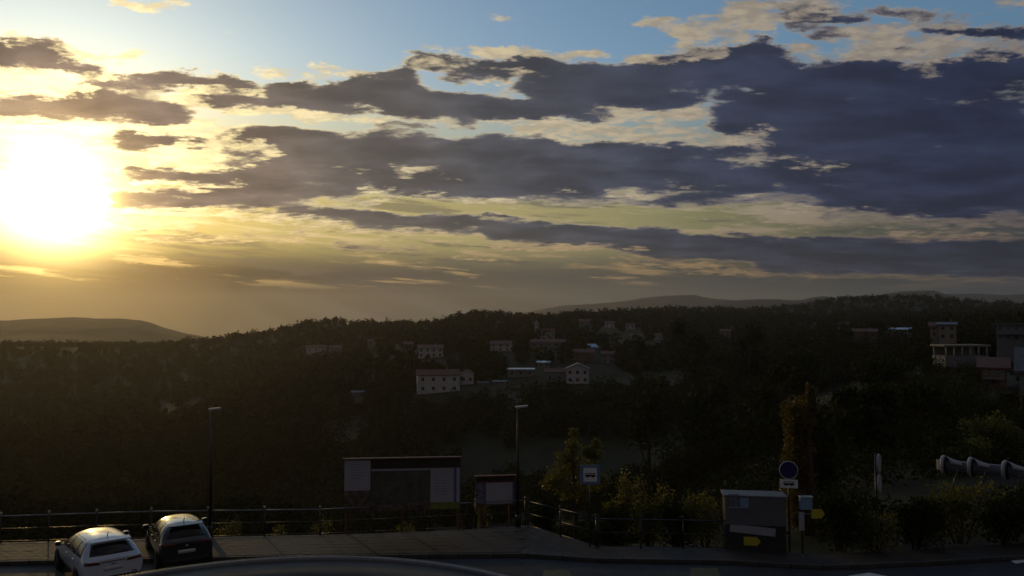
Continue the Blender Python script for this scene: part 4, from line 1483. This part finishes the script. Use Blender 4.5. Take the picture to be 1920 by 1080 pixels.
# two round signs seen edge-on
b = ground(1650, 1036)
t = thing('twin_road_signs', b, 'two round road signs stacked on one pole and seen edge-on', 'road sign', None, R(-21))
hz_ = [at(1650, y, b.y).z for y in (851, 887, 889, 925, 929, 958)]
mm = MB()
mm.tube([(-.09, 0, -.1), (-.09, 0, hz_[0])], .032, 10)
mm.build('pole', M['dark_steel'], t, True)
RYm = Matrix.Rotation(PI / 2, 3, 'Y') @ Matrix.Rotation(R(12), 3, 'X')
for k in (0, 2):
    r0 = (hz_[k] - hz_[k + 1]) / 2
    mm = MB()
    mm.lathe((0.02, 0, (hz_[k] + hz_[k + 1]) / 2), [(r0 * .9, -.04), (r0, -.03), (r0, .03), (r0 * .92, .034)], 26, RYm)
    sg = mm.build('disc', M['board_white'], t)
    mm = MB()
    mm.lathe((-.058, -.012, (hz_[k] + hz_[k + 1]) / 2), [(r0 * .86, -.006), (r0 * .86, .006)], 24, RYm)
    mm.build('back', M['dark_steel'], sg)
mm = MB()
mm.rbox((-.06, -.05, (hz_[4] + hz_[5]) / 2), (.2, .02, hz_[4] - hz_[5]), .02, Matrix.Rotation(R(70), 3, 'Z'))
mm.build('small_plate', M['board_maroon'], t)

# kiosk with a notice board
bL, bR = ground(1361, 1038), ground(1476, 1043)
yaw = math.atan2(bR.y - bL.y, bR.x - bL.x)
w = (bR - bL).length
zt = at(1418, 926, bL.y).z
kk = thing('notice_kiosk', (bL + bR) / 2 + Vector((0, .05, .1)), 'dark kiosk with a grey panel carrying two posters above a white strip', 'kiosk', None, yaw)
H = zt - .1


def kz(py): return at(1418, py, bL.y).z - .1
def kx(px): return (px - 1418.5) / 115.0 * w


mm = MB()
mm.box((0, .45, H / 2 - .1), (w, .8, H))
mm.build('body', M['dark_panel'], kk, bevel=.02)
mm = MB()
mm.box((0, .45, H - .08), (w + .12, .95, .07))
mm.build('roof', M['grey_panel'], kk, bevel=.015)
gp = panel(kk, 'grey_panel', 'grey_panel', -w / 2 + .01, w / 2 - .01, kz(984), kz(930), .025, .04)
panel(gp, 'poster', 'poster_dark', kx(1368), kx(1388), kz(951), kz(927), .0, .012)
panel(gp, 'poster', 'poster_pale', kx(1390), kx(1406), kz(952), kz(928), .0, .012)
panel(gp, 'poster_edge', 'board_white', kx(1368), kx(1388), kz(952.4), kz(951), .0, .014)
mm = MB()
mm.box((kx(1413), .03, kz(993)), (kx(1456) - kx(1370), .02, kz(985) - kz(1000)), mtx=Matrix.Rotation(R(4.5), 3, 'Y'))
mm.build('white_strip', M['board_white'], kk)


def arrow_plate(parent, x0, x1, z0, z1, y):
    tip = (x1 - x0) * .22
    zc = (z0 + z1) / 2
    poly = [(x0, z0), (x1 - tip, z0), (x1, zc), (x1 - tip, z1), (x0, z1)]
    mm = MB()
    n = 5
    mm._add([(a, y - .01, c) for a, c in poly] + [(a, y + .01, c) for a, c in poly],
            [tuple(range(n)), tuple(range(2 * n - 1, n - 1, -1))] + [((i + 1) % n, i, n + i, n + (i + 1) % n) for i in range(n)])
    return mm.build('arrow_plate', M['sign_yellow'], parent)


arrow_plate(kk, kx(1396), kx(1428), kz(1022), kz(1006), .03)

# signpost right of the kiosk
b = ground(1506, 1043)
t = thing('signpost', b + Vector((0, 0, .1)), 'signpost right of the kiosk with a blue-grey box, white plate and yellow arrow', 'signpost')


def sz(py): return at(1506, py, b.y).z - .1
def sx(px): return (px - 1506) / FPX * b.y


mm = MB()
mm.tube([(0, .05, -.1), (0, .05, sz(928))], .03, 8)
mm.build('pole', M['dark_steel'], t, True)
mm = MB()
mm.box((sx(1512), .0, (sz(930) + sz(955)) / 2), (sx(1523) - sx(1501), .16, sz(930) - sz(955)))
bx = mm.build('letter_box', M['poster_pale'], t, bevel=.01)
mm = MB()
mm.box((sx(1512), -.01, sz(931)), (sx(1524) - sx(1500), .22, .03))
mm.build('lid', M['lamp_shell'], bx)
panel(t, 'white_plate', 'board_white', sx(1499), sx(1509), sz(995), sz(960), .0, .02)
arrow_plate(t, sx(1523), sx(1547), sz(972), sz(955), .0)
mm = MB()
mm.box((sx(1514), .02, (sz(955) + sz(972)) / 2), (sx(1526) - sx(1503), .02, .04))
mm.build('bracket', M['galvanised'], t)

# barrier with flared white collars at the right
dB = 41.0
path = [(1760, 863, 881, 42.3), (1769, 864, 882, 42.), (1820, 868, 887, 41.2), (1885, 874, 893, 40.2), (1960, 881, 902, 39.0)]
b0 = at(1820, 905, 41.2)
t = thing('barrier', b0, 'grey roadside barrier with flared white collars on thin curved legs', 'barrier')
for i in range(len(path) - 1):
    a, c = path[i], path[i + 1]
    pa0, pa1, pc0, pc1 = at(a[0], a[1], a[3]) - b0, at(a[0], a[2], a[3]) - b0, at(c[0], c[1], c[3]) - b0, at(c[0], c[2], c[3]) - b0
    mm = MB()
    th = Vector((.05, .35, 0))
    nrow = 6
    vs = []
    for k in range(nrow + 1):           # shell bulging towards the road
        f = k / nrow
        bul = Vector((-.02, -.10 * math.sin(PI * f), 0))
        vs += [pa0.lerp(pa1, f) + bul, pc0.lerp(pc1, f) + bul]
    fs = [(2 * k, 2 * k + 2, 2 * k + 3, 2 * k + 1) for k in range(nrow)]
    o_ = len(vs)
    vs += [pa0 + th, pc0 + th, pa1 + th, pc1 + th]
    fs += [(0, 1, o_ + 1, o_), (o_, o_ + 1, o_ + 3, o_ + 2), (2 * nrow, o_ + 2, o_ + 3, 2 * nrow + 1), tuple([2 * k for k in range(nrow + 1)] + [o_ + 2, o_])[::-1],
           tuple([2 * k + 1 for k in range(nrow + 1)] + [o_ + 3, o_ + 1])]
    mm._add(vs, fs)
    mm.build('panel', M['barrier'], t)
    if i == 0:
        continue
    ctr = (pa0 + pa1) / 2 + Vector((0, .05, .04))
    hh = (pa0.z - pa1.z) / 2
    dirv = (pc0 - pa0).normalized()
    q = Vector((0, 0, 1)).rotation_difference(dirv).to_matrix()
    mm = MB()
    mm.lathe(ctr, [(hh * 1.2, -.05), (hh * 1.85, -.05), (hh * 2.0, -.01), (hh * 2.0, .07), (hh * 1.85, .11), (hh * 1.2, .11)], 22, q)
    co_ = mm.build('collar', M['barrier_cap'], t, True)
    mm = MB()
    mm.lathe(ctr, [(hh * 1.2, .112), (hh * 1.80, .112), (hh * 1.80, .165), (hh * 1.2, .165)], 22, q)
    mm.build('groove', M['ink'], co_, True)
    mm = MB()                       # fairing that slopes from the collar down to the top of the panel
    prof_ = [(.17, 1.84), (.30, 1.62), (.45, 1.35), (.62, 1.15), (.80, 1.02)]
    vs = []
    for dz_l, kr in prof_:
        for k in range(9):
            w_ = R(-75 + 150 * k / 8)
            c_ = ctr + dirv * dz_l
            vs.append(c_ + Vector((0, -math.sin(w_) * hh * kr * .8, math.cos(w_) * hh * kr)))
    mm._add(vs, [(i2 * 9 + k, i2 * 9 + k + 1, (i2 + 1) * 9 + k + 1, (i2 + 1) * 9 + k) for i2 in range(4) for k in range(8)])
    fo = mm.build('fairing', M['barrier_cap'], co_, True)
    sm = fo.modifiers.new('thickness', 'SOLIDIFY')
    sm.thickness = .03
    px_, yy_ = a[0] + 24, a[2]
    g0 = at(px_, yy_, a[3] - .5) - b0
    zgr = gz(g0.x + b0.x, g0.y + b0.y) - b0.z
    mm = MB()
    mm.tube([g0 + Vector((.05, 0, .1)), g0 + Vector((.03, 0, -.15)), g0 + Vector((-.10, 0, -.4)), Vector((g0.x - .3, g0.y, min(-.75, zgr)))], .028, 6)
    mm.build('leg', M['galvanised'], t, True)

# wooden utility pole at the right edge
b = at(1917, 812, 60)
zg = gz(b.x, b.y)
t = thing('utility_pole', (b.x, b.y, zg), 'thin bare pole in front of the steep grey roof at the right edge', 'pole')
mm = MB()
mm.tube([(0, 0, -.2), (0, 0, at(1917, 735, 60).z - zg)], [.09, .07], 8)
mm.build('pole', M['bark'], t, True)
mm = MB()
mm.box((0, 0, at(1917, 742, 60).z - zg), (.7, .08, .08))
mm.build('crossarm', M['bark'], t)

# lamp with a broad rounded hood just below the viewpoint
dH, a_ = 1.25, .65
far_top = at(622, 1042, dH + a_)
zc = far_top.z
t = thing('hooded_lamp', (far_top.x, dH, 0), 'lamp with a broad round grey hood and raised rim cut by the bottom edge', 'lamp')
prof = [(.30, -.12), (.50, -.10), (a_ - .012, -.045), (a_ - .004, -.02), (a_ - .012, -.006), (a_ - .11, -.008), (a_ - .125, -.014), (a_ - .15, -.05), (.3, -.075), (.01, -.07)]
mm = MB()
mm.lathe((0, 0, zc), prof, 96)
hd_ = mm.build('hood', M['hood_grey'], t, True)
mm = MB()
mm.tube([((a_ - .009) * math.cos(w_), (a_ - .009) * math.sin(w_), zc - .006) for w_ in np.linspace(0, 2 * PI, 97)], .008, 10, False)
mm.build('rim', M['hood_rim'], hd_, True)
mm = MB()
mm.lathe((0, 0, zc - .16), [(.1, 0), (.24, .02), (.26, .10)], 32)
mm.build('lens', M['lens'], t, True)
mm = MB()
mm.tube([(0, 0, 0), (0, 0, zc - .1)], [.07, .045], 12)
mm.build('pole', M['dark_steel'], t, True)


# ------------------------------------------------------------------ parked cars
from mathutils.bvhtree import BVHTree


def car(name, rear, heading, L, Wd, H, paint, label, tall=0.0, wrap=True):
    """hatchback; local +Y is forward, the rear bumper at y = 0, ground z = 0"""
    t = thing(name, rear, label, 'car', None, -heading)
    w = Wd / 2
    k = L / 4.2
    zr = H
    zb_ = .92 + tall                  # belt line

    def hoop(y, zlow, xs, zm, xb, zbel, xr, zre, zc_):
        return [(0, y, zlow), (xs * .86, y, zlow), (xs, y, zm), (xb, y, zbel), (xr, y, zre), (0, y, zc_)]
    st = [
        hoop(.03 * k, .36, w * .78, .55, w * .78, .80, w * .66, .86, .88),
        hoop(.00 * k, .26, w * .95, .52, w * .95, .86 + tall, w * .80, .93 + tall, .95 + tall),
        hoop(.16 * k, .24, w * .99, .55, w * .97, zb_, w * .80, .99 + tall, 1.02 + tall),
        hoop(.50 * k, .22, w, .56, w * .965, zb_ + .03, w * .73, zr - .13, zr - .075),
        hoop(.78 * k, .20, w, .56, w * .965, zb_ + .02, w * .735, zr - .085, zr - .02),
        hoop(1.45 * k, .19, w, .56, w * .97, zb_, w * .745, zr - .065, zr),
        hoop(2.15 * k, .19, w, .56, w * .97, zb_ - .02, w * .74, zr - .08, zr - .015),
        hoop(2.50 * k, .19, w, .56, w * .97, zb_ - .03, w * .72, zr - .16, zr - .09),
        hoop(3.20 * k, .19, w, .55, w * .96, zb_ - .05, w * .82, zb_, zb_ + .04),
        hoop(3.80 * k, .20, w * .98, .52, w * .93, .76 + tall, w * .75, .80 + tall, .83 + tall),
        hoop(4.12 * k, .22, w * .90, .48, w * .86, .62 + tall, w * .70, .66 + tall, .68 + tall),
        hoop(4.20 * k, .34, w * .72, .48, w * .70, .56, w * .6, .60, .61),
    ]
    vs, fs = [], []
    ring = 10
    for h in st:
        vs += [h[0]] + h[1:5] + [h[5]] + [(-x, y, z) for x, y, z in reversed(h[1:5])]
    for i in range(len(st) - 1):
        for j in range(ring):
            a, b2 = i * ring + j, i * ring + (j + 1) % ring
            fs.append((a, b2, b2 + ring, a + ring))
    fs.append(tuple(range(ring - 1, -1, -1)))
    e = (len(st) - 1) * ring
    fs.append(tuple(e + j for j in range(ring)))
    me = bpy.data.meshes.new('cage')
    me.from_pydata(vs, [], [f[::-1] for f in fs])
    tmp = bpy.data.objects.new('cage', me)
    COL.objects.link(tmp)
    sub = tmp.modifiers.new('s', 'SUBSURF')
    sub.levels = sub.render_levels = 3
    dg = bpy.context.evaluated_depsgraph_get()
    ev = tmp.evaluated_get(dg)
    bm_ = bpy.data.meshes.new_from_object(ev)
    bpy.data.objects.remove(tmp)
    bm_.name = 'body'
    bm_.materials.clear()
    bm_.materials.append(M[paint])
    bm_.polygons.foreach_set('use_smooth', [True] * len(bm_.polygons))
    body = bpy.data.objects.new('body', bm_)
    COL.objects.link(body)
    body.parent = t
    bvh = BVHTree.FromPolygons([v.co.copy() for v in bm_.vertices], [tuple(p.vertices) for p in bm_.polygons])

    def patch(nm, mt, quad, axis, nu=10, nv=6, off=.006, parent=t, far=3.0):
        """surface patch laid over the body; quad in the two other coordinates"""
        q = [Vector(p) for p in quad]
        pv_, idx_ = [], {}
        d = Vector(axis)
        for i in range(nu + 1):
            for j in range(nv + 1):
                u, v_ = i / nu, j / nv
                p = q[0] * (1 - u) * (1 - v_) + q[1] * u * (1 - v_) + q[2] * u * v_ + q[3] * (1 - u) * v_
                o3 = Vector((p.x, 0, p.y)) if abs(d.y) > .5 else Vector((0, p.x, p.y))
                org = o3 - d * far + (Vector((0, L / 2, 0)) if abs(d.y) > .5 else Vector((0, 0, 0)))
                hit = bvh.ray_cast(org, d)
                if hit[0] is None:
                    return None
                pv_.append((hit[0] - d * off, hit[0] + d * .03))
        n = nv + 1
        fr = [p for p, _ in pv_]
        vs2 = list(fr)
        fs2 = [(i * n + j, (i + 1) * n + j, (i + 1) * n + j + 1, i * n + j + 1) for i in range(nu) for j in range(nv)]
        border = [i * n for i in range(nu + 1)] + [nu * n + j for j in range(1, nv + 1)] + [i * n + nv for i in range(nu - 1, -1, -1)] + [j for j in range(nv - 1, 0, -1)]
        base = len(vs2)
        vs2 += [pv_[b3][1] for b3 in border]
        for i in range(len(border)):
            i2 = (i + 1) % len(border)
            fs2.append((border[i], base + i, base + i2, border[i2]))
        mm = MB()
        mm._add(vs2, fs2)
        return mm.build(nm, M[mt], parent, True)

    B = (0, 1, 0)        # cast forward from behind
    rw = patch('rear_window', 'car_glass', [(-w * .70, 1.03 + tall), (w * .70, 1.03 + tall), (w * .58, zr - .17), (-w * .58, zr - .17)], B, 14, 8)
    mm = MB()
    for s in (-1, 1):
        patch('taillight', 'taillight', [(s * w * .40, .80 + tall), (s * w * .90, .83 + tall), (s * w * .88, .92 + tall), (s * w * .44, .875 + tall)] if s > 0 else
              [(-w * .90, .83 + tall), (-w * .40, .80 + tall), (-w * .44, .875 + tall), (-w * .88, .92 + tall)], B, 8, 3, .012)
    patch('tailgate_strip', 'car_trim', [(-w * .38, .845 + tall), (w * .38, .845 + tall), (w * .38, .868 + tall), (-w * .38, .868 + tall)], B, 6, 1, .008)
    patch('number_plate', 'plate', [(-.26, .60), (.26, .60), (.26, .71), (-.26, .71)], B, 4, 1, .012)
    patch('lower_bumper', 'car_trim', [(-w * .74, .30), (w * .74, .30), (w * .80, .43), (-w * .80, .43)], B, 10, 2, .010)
    patch('badge', 'alloy', [(-.05, .765 + tall), (.05, .765 + tall), (.05, .82 + tall), (-.05, .82 + tall)], B, 1, 1, .012)
    for s in (-1, 1):
        patch('reflector', 'taillight', [(s * w * .66 - .07, .46), (s * w * .66 + .07, .46), (s * w * .66 + .07, .49), (s * w * .66 - .07, .49)], B, 2, 1, .010)
    F = (0, -1, 0)
    patch('windscreen', 'car_glass', [(w * .78, zb_ + .09), (-w * .78, zb_ + .09), (-w * .62, zr - .16), (w * .62, zr - .16)], F, 14, 8)
    patch('number_plate', 'plate', [(.26, .40), (-.26, .40), (-.26, .50), (.26, .50)], F, 4, 1, .012)
    for s in (-1, 1):
        patch('headlight', 'lens', [(s * w * .45, .60), (s * w * .78, .60), (s * w * .76, .70), (s * w * .5, .66)], F, 4, 2, .010)
    for s in (-1, 1):
        ax = (-s, 0, 0)
        ztp = zr - .145
        side = [
            ('rear_side_window', [(.42 * k, zb_ + .08), (.95 * k, zb_ + .065), (.98 * k, ztp + .02), (.66 * k, ztp - .01)]),
            ('rear_door_window', [(1.02 * k, zb_ + .062), (1.78 * k, zb_ + .045), (1.78 * k, ztp + .03), (1.04 * k, ztp + .03)]),
            ('front_door_window', [(1.86 * k, zb_ + .042), (2.88 * k, zb_ + .03), (2.46 * k, ztp - .02), (1.86 * k, ztp + .03)]),
        ]
        for nm, qd in side:
            patch(nm, 'car_glass', qd, ax, 8, 6)
        for yd in (1.05, 1.95):
            patch('door_handle', paint, [((yd + .02) * k, .80 + tall * .8), ((yd + .2) * k, .80 + tall * .8), ((yd + .2) * k, .835 + tall * .8), ((yd + .02) * k, .835 + tall * .8)], ax, 2, 1, .03)
        patch('sill_trim', 'car_trim', [(1.05 * k, .26), (2.9 * k, .26), (2.9 * k, .33), (1.05 * k, .33)], ax, 8, 1, .012)
        for ys in (1.0, 1.83, 2.92):
            patch('door_gap', 'car_trim', [(ys * k, .36), (ys * k + .012, .36), (ys * k + .012, zb_ + .02), (ys * k, zb_ + .02)], ax, 1, 6, .002)
        # mirror
        mm = MB()
        mm.rbox((s * (w + .11), 2.62 * k, zb_ + .09), (.20, .12, .14), .05)
        mr = mm.build('mirror', M[paint], t, bevel=.02)
        mm = MB()
        mm.rbox((s * (w + .11), 2.62 * k - .062, zb_ + .09), (.16, .006, .11), .04)
        mm.build('mirror_glass', M['car_glass'], mr)
        mm = MB()
        mm.box((s * (w + .0), 2.64 * k, zb_ + .05), (.12, .06, .04))
        mm.build('mirror_arm', M['car_trim'], mr)
        # wheels
        for yw in (.72 * k, 3.38 * k):
            wx = s * (w - .10)
            RY = Matrix.Rotation(PI / 2, 3, 'Y')
            mm = MB()
            mm.lathe((wx, yw, .32), [(.20, -.11), (.30, -.11), (.325, -.07), (.325, .07), (.30, .112), (.20, .112)], 28, RY)
            wh = mm.build('wheel', M['tyre'], t, True)
            mm = MB()
            mm.lathe((wx + s * .09, yw, .32), [(.21, -.02), (.21, .022), (.18, .026)], 24, RY)
            mm.build('rim', M['alloy'], wh, False)
            patch('wheel_arch', 'car_trim', [(yw - .36, .24), (yw + .36, .24), (yw + .22, .68), (yw - .22, .68)], ax, 8, 4, .004)
    # spoiler, aerial, wiper, roof rails
    mm = MB()
    mm.box((0, .46 * k, zr - .075), (w * 1.28, .24, .035), mtx=Matrix.Rotation(R(9), 3, 'X'))
    mm.build('spoiler', M[paint], t, bevel=.012)
    mm = MB()
    mm.tube([(0, .80 * k, zr - .04), (0, .74 * k, zr + .07), (0, .66 * k, zr + .15)], [.018, .010, .004], 6)
    mm.build('aerial', M['car_trim'], t, True)
    hit = bvh.ray_cast(Vector((.05, -2, 1.07 + tall)), Vector((0, 1, 0)))[0]
    hit2 = bvh.ray_cast(Vector((.42, -2, 1.10 + tall)), Vector((0, 1, 0)))[0]
    if hit and hit2:
        mm = MB()
        mm.tube([hit - Vector((0, .015, 0)), hit2 - Vector((0, .02, 0))], .010, 5)
        mm.build('wiper', M['car_trim'], t, True)
    return t


rw_ = ground(212, 1106)
car('white_hatchback', rw_, R(-40), 4.15, 1.78, 1.48, 'car_white', 'white hatchback parked askew, left of two cars at the railing')
rd_ = ground(350, 1072)
car('dark_hatchback', rd_, R(-31), 3.75, 1.68, 1.50, 'car_dark', 'dark hatchback parked right of the white car at the railing', .04)
HAZE = 8.5e-5
# ------------------------------------------------------------------ the air
hz = MB()
hz.box((0, 0, 62), (15000, 15000, 396))
haze = hz.build('haze', bpy.data.materials.new('haze_air'))
haze['kind'] = 'stuff'
hm = haze.data.materials[0]
hm.use_nodes = True
hm.node_tree.nodes.clear()
pv = hm.node_tree.nodes.new('ShaderNodeVolumePrincipled')
pv.inputs['Color'].default_value = (.96, .91, .80, 1)
pv.inputs['Density'].default_value = HAZE
pv.inputs['Anisotropy'].default_value = .62
ho = hm.node_tree.nodes.new('ShaderNodeOutputMaterial')
hm.node_tree.links.new(pv.outputs[0], ho.inputs['Volume'])
